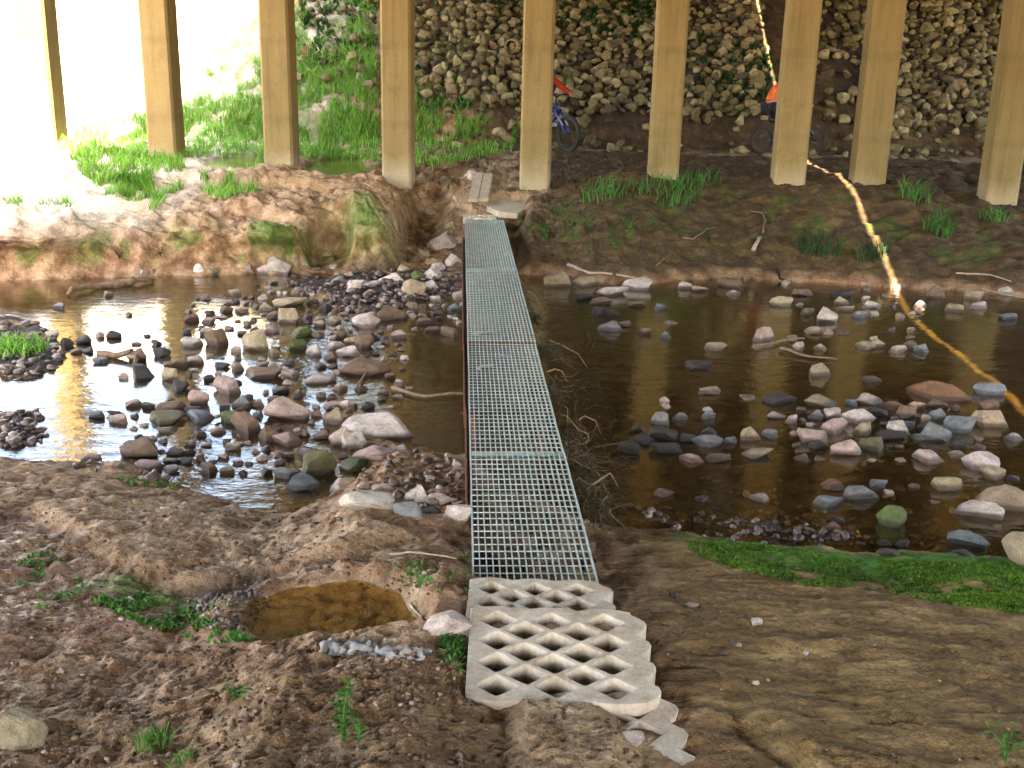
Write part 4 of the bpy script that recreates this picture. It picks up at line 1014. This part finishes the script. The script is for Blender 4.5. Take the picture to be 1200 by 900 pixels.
def weed(px, py, h, n, leaf, label, mat='weed', spread=.6):
    leafy('weed', hit(px, py)[0], M[mat], label, h, n, leaf, spread, 'leafy weeds on the banks')
weed(402, 868, .24, 5, .042, 'tall upright leafy weed on the near bank, bottom left', spread=.25)
weed(277, 820, .065, 12, .028, 'low bushy weed with round dense leaves on the near mud', spread=1.2)
weed(420, 870, .10, 4, .03, 'short weed leaning beside the tall upright one')
weed(1178, 893, .11, 5, .035, 'weed with strap leaves in the bottom right corner', spread=.9)
weed(1183, 872, .09, 2, .03, 'single upright weed shoot just above the bottom right corner', spread=.3)
weed(692, 268, .22, 8, .075, 'leafy weed on the far bank right of the grating end', spread=1.)
weed(655, 252, .16, 6, .065, 'low leafy weed by the hexagonal slab', spread=1.2)
weed(738, 272, .24, 8, .08, 'bushy weed on the far bank below the smaller grass tuft', spread=1.)
weed(720, 292, .16, 6, .07, 'weed low on the far bank near the water', spread=1.)
weed(640, 282, .26, 9, .08, 'dense weed overhanging the dark gap beside the grating end', spread=1.)
weed(618, 272, .2, 7, .07, 'weed between the hexagonal slab and the dense overhanging weed', spread=1.)
weed(830, 285, .15, 5, .07, 'small dark weed under the curling root', 'dark_leaf', 1.)
weed(525, 222, .2, 7, .07, 'bright weed left of the squarish pale stone', spread=1.)
weed(140, 304, .18, 6, .06, 'weed hanging on the eroded face of the left bank', 'dark_leaf', 1.)
weed(188, 300, .18, 6, .06, 'second weed on the eroded face, below the second column', 'dark_leaf', 1.)

# dead grass and drift caught on the right edge of the footbridge
def debris(px, py, n, size, label, cnt=1, hang=.6):
    base = at(px, py, -.03); e = empty('drift_wad', tuple(base)); tag(e, label, 'drift debris', 'wads of dead grass caught on the footbridge')
    for mat_, nn, part in (('dead_grass', int(n * .7), 'dead_stems'), ('straw', max(6, int(n * .2)), 'straw')):
        mb = MB(); kn = [Vector((random.gauss(.03, .05), random.gauss(0, size * .32), random.uniform(-.12, -.02))) for _ in range(4)]
        mb.tube(sorted(kn, key=lambda q: q.y), .0035, 4, False)
        for s in range(nn):
            p0 = random.choice(kn) + Vector((random.gauss(0, .03), random.gauss(0, .05), random.gauss(0, .03)))
            l = size * random.uniform(.15, .6); d = Vector((random.gauss(.35, .6), random.gauss(-.1, .7), random.gauss(-.05, .45))).normalized(); k2 = Vector((random.gauss(0, .25), random.gauss(0, .25), random.gauss(-.25, .2))) * l
            pts = [p0 + d * l * t + k2 * t * t + Vector((random.gauss(0, .010), random.gauss(0, .010), random.gauss(0, .010))) for t in (0, .25, .5, .75, 1)]
            r = random.choice([.0016, .002, .003, .0045])
            mb.tube(pts, [r, r, r * .9, r * .7, r * .4], 4, False)
        mb.build(part, M[mat_], e, True)
    mb = MB()
    for s in range(cnt):
        p0 = Vector((random.gauss(-.02, .06), random.gauss(0, size * .4), .0)); a = random.uniform(-1.4, 1.4); l = size * random.uniform(.4, 1.1)
        d = Vector((math.cos(a), math.sin(a), random.uniform(-.5, .5)))
        mb.tube([p0, p0 + d * l * .4 + Vector((random.gauss(0, .02), random.gauss(0, .03), .02)), p0 + d * l * .75 + Vector((0, .02, .0)), p0 + d * l + Vector((0, 0, -.08))], [.006, .005, .004, .002], 5)
    mb.build('twig', M['twig'], e, True)
M['dry_blade'] = mat_simple('dry_blade', (.16, .12, .035), (.06, .055, .018), .8, 6, 0, .004)
for a in [(603, 320, 40, .30, 'yellowish tuft of drift caught on the grating just past the far bank'), (618, 365, 90, .42, 'brown wad of dead reeds spilling off the grating, farther than midstream'), (636, 400, 110, .45, 'thick dead grass wad hanging over dark water beside the mid grating'),
          (650, 445, 70, .36, 'ragged dry grass wad on the grating edge before midstream'), (662, 490, 80, .38, 'greenish drift wad on the grating edge nearer than midstream'), (672, 535, 120, .46, 'large twiggy drift wad dipping into the water by the grating'), (690, 585, 90, .40, 'twiggy drift wad beside the near part of the grating'), (612, 342, 50, .3, 'small dead grass wad between the yellowish tuft and the brown reeds')]:
    debris(*a)
mb = MB()
for k in range(150):
    yy = random.uniform(380, 620); p0 = Vector(at(600 + (yy - 257) * .27 + random.uniform(10, 50), yy, WL - .03))
    d = Vector((random.gauss(.2, .6), random.gauss(0, .6), random.uniform(.0, .7))) * random.uniform(.1, .3); r = random.choice([.002, .003, .004])
    mb.tube([p0, p0 + d * .5 + Vector((0, 0, .03)), p0 + d + Vector((0, 0, -.05))], [r, r, r * .4], 4, False)
tag(mb.build('drift_stems', M['dead_grass'], None, True), kind='stuff')

# sticks, roots and litter
def stick(pxs, r, mat, label, lift=.01, cat='stick', name='stick', z=None):
    p = [hit(a, b)[0] + np.array([0, 0, lift]) if z is None else at(a, b, z) for a, b in pxs]
    p = [np.asarray(q) for q in p]
    for q in p:
        if q[2] < WL + .02: q[2] = WL + .025
    c = p[0].copy(); P_ = []
    for i in range(len(p) - 1):
        for t in (0, .33, .66): P_.append(p[i] * (1 - t) + p[i + 1] * t - c + np.array([random.gauss(0, r * .5), random.gauss(0, r * .5), abs(random.gauss(0, r * .4))]))
    P_.append(p[-1] - c); n = len(P_); mb = MB(); mb.tube(P_, [r * (1 - .55 * i / n) for i in range(n)], 7)
    o = mb.build(name, M[mat], None, True, tuple(c)); return tag(o, label, cat, 'sticks and roots lying about')
stick([(664, 311), (690, 321), (715, 322), (752, 328)], .022, 'pale_twig', 'long pale stick at the foot of the far bank above the wedge-shaped slab')
stick([(884, 296), (888, 285), (892, 280)], .03, 'pale_twig', 'short white root stub on the far bank below the curling root', .02, 'root', 'root')
stick([(893, 275), (897, 262), (893, 252), (880, 250)], .014, 'twig', 'curling thin root on the far bank above the white stub', .03, 'root', 'root')
stick([(800, 280), (812, 281), (828, 270), (840, 266)], .012, 'twig', 'bent brown twig lying on the middle of the far bank')
stick([(768, 312), (786, 298)], .010, 'twig', 'short straight twig slanting up the far bank')
stick([(910, 318), (915, 330), (925, 336)], .022, 'void', 'black curved strip lying at the water edge on the right', .02, 'strip', 'plastic_strip')
stick([(873, 338), (868, 318), (876, 332)], .014, 'twig', 'forked twig standing behind the brown humped rock', .05)
stick([(880, 428), (915, 420), (940, 418)], .018, 'twig', 'dark sunken branch leading to a tan rock in the right water')
stick([(912, 430), (945, 440), (978, 446)], .016, 'twig', 'thin reddish branch lying in front of the tan rock at midstream right')
stick([(155, 345), (140, 350), (100, 358), (82, 366)], .05, 'twig', 'dark driftwood lying across the upper left shallows', .03, 'driftwood', 'driftwood')
stick([(140, 350), (165, 345), (180, 338)], .045, 'twig', 'knobbly dark driftwood end beside the upper left waterline', .03, 'driftwood', 'driftwood')
stick([(118, 440), (150, 444), (160, 452)], .035, 'twig', 'black soaked branch in the bright water before the dark rusty rock', .03, 'driftwood', 'driftwood')
stick([(458, 652), (490, 650), (535, 657)], .006, 'pale_twig', 'thin pale twig on the mud left of the grating')
stick([(696, 684), (715, 700), (733, 712)], .005, 'pale_twig', 'pale straw lying off the right corner of the grating')
stick([(460, 485), (500, 488), (543, 491)], .018, 'twig', 'brown branch running from the largest pale boulder to the side rail', .04)
stick([(420, 470), (435, 452), (460, 448)], .010, 'twig', 'forked thin twig behind the largest pale boulder', .03)
stick([(255, 520), (285, 505), (300, 495)], .014, 'twig', 'twig leaning on the wedge-shaped brown rock', .04)
stick([(505, 306), (541, 309)], .010, 'rust', 'thin rusty rod between the left rock pile and the side rail', .08, 'rod', 'rusty_rod')
stick([(1120, 322), (1160, 324), (1185, 332)], .012, 'pale_twig', 'pale twig at the right waterline beneath the ninth column', .02)
stick([(1150, 340), (1180, 352), (1199, 356)], .008, 'pale_twig', 'thin pale twig trailing into the water at the right edge', .02)
stick([(480, 712), (492, 724), (500, 735)], .007, 'pale_twig', 'pale twig on the right rim of the brown puddle')
stick([(190, 215), (214, 222)], .012, 'twig', 'short twig in the grass below the second column')

def rag(pts, wid, mat, label, name, cat):
    p = [hit(a, b)[0] for a, b in pts]; c = p[0]; n = 26; mrow = 9; V = []; Q = []
    s = np.linspace(0, len(p) - 1, n)
    for i, t in enumerate(s):
        k = min(int(t), len(p) - 2); q = p[k] + (p[k + 1] - p[k]) * (t - k); d = (p[k + 1] - p[k]); d = d / np.linalg.norm(d); nn = np.array([-d[1], d[0], 0])
        for j in range(mrow):
            u = j / (mrow - 1) - .5; w_ = wid * (.55 + .6 * abs(math.sin(i * .35 + 1)))
            z = .022 + .030 * float(n2(i * .55, j * .8)) + .02 * float(n2(i * 1.4, j * 1.1 + 7)) - .03 * abs(u)
            V.append(q + nn * u * w_ + np.array([.012 * float(n2(i * 1.1, j * .9 + 3)), 0, z]) - c)
    for i in range(n - 1):
        for j in range(mrow - 1): Q.append((i * mrow + j, i * mrow + j + 1, (i + 1) * mrow + j + 1, (i + 1) * mrow + j))
    o = mesh_np(name, np.array(V), Q, M[mat], None, True, tuple(c)); return tag(o, label, cat)
rag([(376, 762), (410, 763), (450, 768), (500, 772)], .13, 'cloth', 'crumpled whitish rag in the dirt at the near edge of the puddle', 'rag', 'rag')
def scrap(px, py, s, label):
    c = at(px, py, .006); V = []; Q = []
    for i in range(5):
        for j in range(3): V.append(((i / 4 - .5) * s, (j / 2 - .5) * s * .35 + .2 * s * math.sin(i), .008 + .012 * random.random()))
    for i in range(4):
        for j in range(2): Q.append((i * 3 + j, i * 3 + j + 1, i * 3 + j + 4, i * 3 + j + 3))
    o = mesh_np('litter_scrap', np.array(V), Q, M['cloth'], None, True, tuple(c)); o.rotation_euler.z = random.uniform(.3, 1.2); tag(o, label, 'litter', 'pale scraps on the grating')
scrap(567, 432, .16, 'pale torn scrap lying on the grating, left of centre, at midstream'); scrap(592, 419, .13, 'smaller pale scrap on the grating just past the torn one'); scrap(566, 392, .22, 'wide pale scrap spread over the grating past midstream')

# ------------------------------------------------------------------ cyclists
M['tyre'] = mat_simple('tyre', (.018, .018, .02), None, .8, 40); M['chrome'] = mat_simple('chrome', (.55, .56, .58), (.4, .4, .42), .3, 30, .05, .001, .8)
M['black_paint'] = mat_simple('black_paint', (.02, .02, .024), None, .4, 30, .02); M['blue_paint'] = mat_simple('blue_paint', (.012, .03, .26), (.01, .02, .18), .3, 30, .02)
M['white_paint'] = mat_simple('white_paint', (.75, .76, .8), (.6, .6, .65), .35, 30, .02); M['red_cloth'] = mat_simple('red_cloth', (.50, .035, .02), (.33, .02, .015), .85, 20, .3)
M['orange_cloth'] = mat_simple('orange_cloth', (.80, .17, .035), (.60, .11, .02), .85, 20, .3); M['black_cloth'] = mat_simple('black_cloth', (.016, .016, .02), None, .9, 20, .3)
M['skin'] = mat_simple('skin', (.50, .22, .12), (.42, .17, .09), .6, 12, .1); M['hair'] = mat_simple('hair', (.05, .03, .015), None, .7, 60, .4); M['shoe'] = mat_simple('shoe', (.70, .68, .66), (.5, .48, .45), .6, 20, .1)

def bicycle(loc, rz, rw, wb, seat, barz, frame, fork, label, pedal, steer=0.):
    e = empty('bicycle', loc, rz); tag(e, label, 'bicycle')
    ra = Vector((0, -wb * .38, rw)); fa = Vector((0, wb * .62, rw)); bb = Vector((0, 0, rw * .86)); hd0 = Vector((0, wb * .62 - .27 * rw / .33 - .06, rw * 2 + .05)); hd1 = hd0 + Vector((0, -.04, .12)); sp = Vector((0, -.17, seat))
    for c in (ra, fa):
        t = rw * .085; mb = MB(); mb.torus(c, rw - t, t, (1, 0, 0), 40, 8); w_ = mb.build('wheel', M['tyre'], e, True)
        mb = MB(); mb.torus(c, rw - t * 2.2, t * .5, (1, 0, 0), 40, 6); mb.build('rim', M['black_paint'], w_, True)
        mb = MB()
        for k in range(18):
            a = k * math.pi / 9; d = Vector((0, math.cos(a), math.sin(a))); mb.tube([c + Vector((.02 * (-1) ** k, 0, 0)), c + d * (rw - t * 2.2)], .0018, 3, False)
        mb.tube([c - Vector((.05, 0, 0)), c + Vector((.05, 0, 0))], .018, 8); mb.build('spokes', M['black_paint'], w_)
    mb = MB(); r = .018
    for a, b in ((bb, sp - (sp - bb) * .25), (bb, hd0), (sp - (sp - bb) * .28, hd1)): mb.tube([a, b], r * 1.25, 10)
    for s in (-1, 1):
        o_ = Vector((.055 * s, 0, 0)); mb.tube([bb + o_ * .4, ra + o_], r * .6, 8); mb.tube([sp - (sp - bb) * .28 + o_ * .3, ra + o_], r * .55, 8)
    mb.tube([hd0, hd1], r * 1.4, 10); mb.build('frame', M[frame], e, True)
    mb = MB()
    for s in (-1, 1):
        o_ = Vector((.062 * s, 0, 0)); mb.tube([hd0 + o_ + Vector((0, 0, .04)), fa + o_ + (hd0 - fa) * .35], .026, 10); mb.tube([fa + o_ + (hd0 - fa) * .40, fa + o_], .020, 8)
    mb.tube([hd0 + Vector((-.07, 0, .03)), hd0 + Vector((.07, 0, .03))], .026, 8); fk = mb.build('fork', M[fork], e, True)
    mb = MB()
    for s in (-1, 1):
        for q in (-.011, .011):
            o_ = Vector((.062 * s + q, .024, .008)); mb.tube([hd0 + o_ + Vector((0, 0, .02)), fa + o_ + (hd0 - fa) * .36], .006, 5)
    mb.build('stripe', M['white_paint'], fk, True)
    mb = MB(); top = Vector((0, hd1.y - .02, barz)); mb.tube([hd1, Vector((0, hd1.y - .01, barz - .06)), top], .015, 8)
    mb.tube([top + Vector((-.31, -.06, .03)), top + Vector((-.12, 0, .01)), top, top + Vector((.12, 0, .01)), top + Vector((.31, -.06, .03))], .012, 8); hb = mb.build('handlebar', M['black_paint'], e, True)
    for s in (-1, 1):
        mb = MB(); mb.tube([top + Vector((s * .20, -.028, .02)), top + Vector((s * .32, -.062, .031))], .018, 8); mb.build('grip', M['tyre'], hb, True)
    mb = MB(); mb.tube([sp - (sp - bb) * .25, sp], .013, 8); sd = mb.build('seat_post', M['chrome'], e, True)
    mb = MB(); mb.tube([sp + Vector((0, .14, .02)), sp + Vector((0, .06, .025)), sp + Vector((0, -.05, .03)), sp + Vector((0, -.13, .035))], [.018, .03, .065, .05], 10); mb.build('saddle', M['black_paint'], e, True)
    mb = MB(); n = 24; mb.torus(bb + Vector((.05, 0, 0)), .075, .008, (1, 0, 0), 24, 5)
    for s in (-1, 1):
        pd = bb + Vector((s * .10, pedal[0] * s * -1, pedal[1] * s * -1)); mb.tube([bb + Vector((s * .05, 0, 0)), bb + Vector((s * .085, 0, 0)), pd], .011, 7); mb.box(pd + Vector((s * .055, 0, 0)), (.09, .08, .02))
    mb.tube([bb + Vector((-.06, 0, 0)), bb + Vector((.06, 0, 0))], .022, 8)
    ck = mb.build('crank', M['chrome'], e, False)
    mb = MB(); mb.tube([bb + Vector((.05, 0, .075)), ra + Vector((.05, 0, .035))], .005, 4); mb.tube([bb + Vector((.05, 0, -.075)), ra + Vector((.05, 0, -.035))], .005, 4); mb.build('chain', M['tyre'], e)
    return e, dict(bb=bb, top=top, sp=sp)

def skin_mesh(J, E, root, sub=2):
    names = list(J); me = bpy.data.meshes.new('tmp'); me.from_pydata([J[k][0] for k in names], [(names.index(a), names.index(b)) for a, b in E], [])
    o = bpy.data.objects.new('tmp', me); COL.objects.link(o); o.modifiers.new('s', 'SKIN')
    if not me.skin_vertices: me.skin_vertices.new() if hasattr(me.skin_vertices, 'new') else None
    for i, k in enumerate(names):
        d = me.skin_vertices[0].data[i]; r = J[k][1]; d.radius = (r, r) if not isinstance(r, tuple) else r; d.use_root = k == root
    o.modifiers.new('u', 'SUBSURF').levels = sub; o.modifiers['u'].render_levels = sub
    dg = bpy.context.evaluated_depsgraph_get(); dg.update(); ev = o.evaluated_get(dg); mm = ev.to_mesh()
    V = [v.co.copy() for v in mm.vertices]; Fc = [tuple(p.vertices) for p in mm.polygons]; ev.to_mesh_clear(); bpy.data.objects.remove(o)
    return V, Fc

def head_mesh(c, look, s=1.0):
    """skull with brow, nose, chin and ears; look = facing direction"""
    bm = bmesh.new(); bmesh.ops.create_uvsphere(bm, u_segments=28, v_segments=20, radius=1)
    f = Vector(look).normalized(); r_ = f.cross(Vector((0, 0, 1))).normalized(); u = r_.cross(f); V = []
    for v in bm.verts:
        x, y, z = v.co; w_ = .074 - (.022 * max(0, -z) ** 1.3); yy = y * .095
        if y > 0 and abs(x) < .28: yy += .030 * math.exp(-((z + .12) / .16) ** 2) * (1 - abs(x) / .28)
        if y > 0: yy += -.012 * math.exp(-((z - .12) / .12) ** 2 - ((abs(x) - .38) / .17) ** 2) + .006 * math.exp(-((z + .52) / .08) ** 2) * (abs(x) < .35) + .012 * math.exp(-((z + .85) / .15) ** 2)
        xx = x * w_ + (.014 * math.copysign(1, x) * math.exp(-((y + .05) / .14) ** 2 - ((z + .02) / .22) ** 2) if abs(x) > .7 else 0)
        V.append(Vector(c) + (r_ * xx + f * yy + u * z * .118) * s)
    bm.verts.index_update(); Q = [tuple(w.index for w in p.verts) for p in bm.faces]; bm.free(); return V, Q, (f, r_, u)

def rider(loc, rz, J, look, top_mat, sleeve, bottom_mat, long_trousers, label):
    """J: joints in bicycle space"""
    J = {k: Vector(v) for k, v in J.items()}
    rad = dict(pelvis=.125, waist=.115, chest=.135, neck=.055, base=.05, shL=.06, elL=.042, wrL=.030, haL=(.040, .022), shR=.06, elR=.042, wrR=.030, haR=(.040, .022), hiL=.088, knL=.058, anL=.040, toL=.036, hiR=.088, knR=.058, anR=.040, toR=.036)
    E = [('pelvis', 'waist'), ('waist', 'chest'), ('chest', 'neck'), ('neck', 'base')]
    for s in 'LR': E += [('chest', 'sh' + s), ('sh' + s, 'el' + s), ('el' + s, 'wr' + s), ('wr' + s, 'ha' + s), ('pelvis', 'hi' + s), ('hi' + s, 'kn' + s), ('kn' + s, 'an' + s), ('an' + s, 'to' + s)]
    JJ = {k: (J[k], rad[k]) for k in rad}
    for s, sg in (('L', -1), ('R', 1)):       # fingers curled round the grip
        h = J['ha' + s]; d = (J['ha' + s] - J['wr' + s]).normalized(); side = Vector((1, 0, 0)); dn2 = Vector((0, 0, -1))
        for q, (off, ln) in enumerate(((-.030, .034), (-.010, .040), (.010, .038), (.028, .030))):
            a = h + side * off + d * .03; b = a + d * ln * .6 + dn2 * .012; c_ = b + dn2 * ln * .9 - d * .006
            JJ['f%s%da' % (s, q)] = (a, .0095); JJ['f%s%db' % (s, q)] = (b, .009); JJ['f%s%dc' % (s, q)] = (c_, .0075); E += [('ha' + s, 'f%s%da' % (s, q)), ('f%s%da' % (s, q), 'f%s%db' % (s, q)), ('f%s%db' % (s, q), 'f%s%dc' % (s, q))]
        a = h - side * .038 * sg; b = a + d * .03 + dn2 * .03; JJ['t%sa' % s] = (a, .011); JJ['t%sb' % s] = (b, .009); E += [('ha' + s, 't%sa' % s), ('t%sa' % s, 't%sb' % s)]
    V, Q = skin_mesh(JJ, E, 'pelvis', 1)
    mb = MB(); mb.add(V, Q); hc = J['base'] + Vector(look).normalized() * .03 + Vector((0, 0, .10)); hv, hq, (f, r_, u) = head_mesh(hc, look); mb.add(hv, hq)
    body = mb.build('person', M['skin'], None, True, loc); body.rotation_euler.z = rz; tag(body, label, 'person')
    def wear(name, keys, grow_, mat, extra={}):
        kk = {k: (J[k] if k not in extra else Vector(extra[k]), (rad[k] if not isinstance(rad[k], tuple) else rad[k][0]) + grow_) for k in keys if k in rad}
        for k in extra:
            if k not in kk: kk[k] = (Vector(extra[k]), .075)
        ee = [(a, b) for a, b in E if a in kk and b in kk]
        return kk, ee
    kk, ee = wear('shirt', ['pelvis', 'waist', 'chest', 'shL', 'shR'] + (['elL', 'elR', 'wrL', 'wrR'] if sleeve else []), .016, top_mat)
    kk['pelvis'] = (J['pelvis'].lerp(J['waist'], .25), .142)
    if not sleeve:
        for s in 'LR': kk['hs' + s] = (J['sh' + s].lerp(J['el' + s], .6), .066); ee.append(('sh' + s, 'hs' + s))
    V, Q = skin_mesh(kk, ee, 'pelvis', 2); mb = MB(); mb.add(V, Q); mb.build('shirt', M[top_mat], body, True)
    kk = {'pelvis': (J['pelvis'], .140)}; ee = []
    for s in 'LR':
        kk['hi' + s] = (J['hi' + s], .100); e_ = J['hi' + s].lerp(J['kn' + s], .8 if not long_trousers else 1.0); kk['kn' + s] = (e_, .075); ee += [('pelvis', 'hi' + s), ('hi' + s, 'kn' + s)]
        if long_trousers: kk['an' + s] = (J['an' + s] + Vector((0, 0, .03)), .052); ee.append(('kn' + s, 'an' + s))
    V, Q = skin_mesh(kk, ee, 'pelvis', 2); mb = MB(); mb.add(V, Q); mb.build('trousers' if long_trousers else 'shorts', M[bottom_mat], body, True)
    for s in 'LR':
        a, t = J['an' + s], J['to' + s]; V, Q = skin_mesh({'a': (a + Vector((0, -.03, -.02)), .047), 'b': (a.lerp(t, .5) + Vector((0, 0, -.012)), .045), 'c': (t + Vector((0, .02, -.01)), .038)}, [('a', 'b'), ('b', 'c')], 'a', 2); mb = MB(); mb.add(V, Q); mb.build('shoe', M['shoe'], body, True)
    mb = MB()
    V, Q, _ = head_mesh(hc - f * .008 + u * .012, look, 1.10)
    keep = [i for i, p in enumerate(V) if (p - hc).dot(u) > .035 - .55 * min(0, 0) and not ((p - hc).dot(f) > .055 and (p - hc).dot(u) < .06) or ((p - hc).dot(f) < -.02 and (p - hc).dot(u) > -.06)]
    ks = {k: j for j, k in enumerate(keep)}
    mb.add([V[k] for k in keep], [tuple(ks[w] for w in q) for q in Q if all(w in ks for w in q)]); mb.build('hair', M['hair'], body, True)
    for sg in (-1, 1):
        mb = MB(); bm = bmesh.new(); bmesh.ops.create_uvsphere(bm, u_segments=10, v_segments=8, radius=.011); bm.verts.index_update()
        ec = hc + f * .083 + r_ * .029 * sg + u * .014; mb.add([v.co + ec for v in bm.verts], [tuple(w.index for w in q.verts) for q in bm.faces]); bm.free(); mb.build('eye', M['black_paint'], body, True)
    return body
# blue bicycle coming round the fifth column towards the viewer
c1 = hit(665, 178)[0]; hd = np.array([.60, -.80]); org = c1[:2] - hd * (1.06 * .62); rz = math.atan2(-hd[0], hd[1]); loc = (org[0], org[1], float(Hq(*org)) + .01)
bicycle(loc, rz, .345, 1.06, .88, 1.02, 'blue_paint', 'blue_paint', 'blue bicycle with white striped fork coming out behind the fifth column', (.0, .17))
rider(loc, rz, dict(pelvis=(0, -.30, .96), waist=(0, -.24, 1.10), chest=(0, -.12, 1.28), neck=(0, -.04, 1.40), base=(0, .0, 1.45), shL=(-.17, -.08, 1.33), elL=(-.29, .12, 1.14), wrL=(-.29, .33, 1.07), haL=(-.285, .37, 1.055), shR=(.17, -.08, 1.33), elR=(.29, .12, 1.14), wrR=(.29, .33, 1.07), haR=(.285, .37, 1.055),
      hiL=(-.09, -.27, .93), knL=(-.13, .19, .72), anL=(-.135, -.03, .50), toL=(-.14, .11, .49), hiR=(.09, -.27, .93), knR=(.13, .12, .52), anR=(.135, -.04, .18), toR=(.14, .10, .16)), (0, 1, -.15), 'red_cloth', True, 'black_cloth', True, 'person in red long sleeves and dark trousers riding the blue bicycle')
# small black bicycle passing behind the seventh column, ridden standing
a1, a2 = hit(891, 180)[0], hit(952, 181)[0]; hd = (a2 - a1)[:2]; wb = float(np.linalg.norm(hd)); hd = hd / wb; org = a1[:2] + hd * wb * .38; rz = math.atan2(-hd[0], hd[1]); loc = (org[0], org[1], float(Hq(*org)) + .01)
bicycle(loc, rz, .255, wb, .62, .95, 'black_paint', 'black_paint', 'small black bicycle passing behind the seventh column on the path', (-.14, .04))
rider(loc, rz, dict(pelvis=(0, -.33, .90), waist=(0, -.28, 1.07), chest=(0, -.12, 1.24), neck=(0, .0, 1.37), base=(0, .05, 1.42), shL=(-.16, -.08, 1.29), elL=(-.27, .16, 1.10), wrL=(-.28, .38, .995), haL=(-.28, .405, .975), shR=(.16, -.08, 1.29), elR=(.27, .16, 1.10), wrR=(.28, .38, .995), haR=(.28, .405, .975),
      hiL=(-.09, -.31, .87), knL=(-.13, .06, .66), anL=(-.15, .10, .34), toL=(-.15, .23, .32), hiR=(.09, -.31, .87), knR=(.13, -.06, .58), anR=(.15, -.20, .28), toR=(.15, -.07, .25)), (0, 1, -.05), 'orange_cloth', False, 'black_cloth', False, 'person in orange shirt and black shorts standing on the pedals of the small bicycle')
# ------------------------------------------------------------------ light
sun_dir = Vector((-.123, -.60, 1.0)).normalized()      # towards the sun
sl = bpy.data.lights.new('sun', 'SUN'); sl.energy = 5.0; sl.angle = R(.5); sl.color = (1, .94, .84)
so = bpy.data.objects.new('sun', sl); COL.objects.link(so); so.rotation_euler = sun_dir.to_track_quat('Z', 'Y').to_euler()
w = bpy.data.worlds.new('World'); SC.world = w; w.use_nodes = True
nt = w.node_tree; bg = nt.nodes['Background']; sk = nt.nodes.new('ShaderNodeTexSky'); sk.sky_type = 'NISHITA'; sk.sun_disc = False
sk.sun_elevation = math.asin(sun_dir.z); sk.sun_rotation = math.atan2(sun_dir.x, sun_dir.y); sk.dust_density = 4.0; sk.air_density = 1.0
nt.links.new(sk.outputs[0], bg.inputs[0]); bg.inputs[1].default_value = .15
vs = SC.view_settings; vs.use_white_balance = True; vs.white_balance_temperature = 7550
SC.view_settings.view_transform = 'Standard'; SC.view_settings.look = 'None'; SC.view_settings.exposure = 3.65; SC.view_settings.gamma = 1
SC.render.engine = 'CYCLES'; SC.cycles.use_denoising = True
SC.cycles.max_bounces = 7; SC.cycles.diffuse_bounces = 1; SC.cycles.transparent_max_bounces = 12; SC.cycles.caustics_reflective = False; SC.cycles.caustics_refractive = False
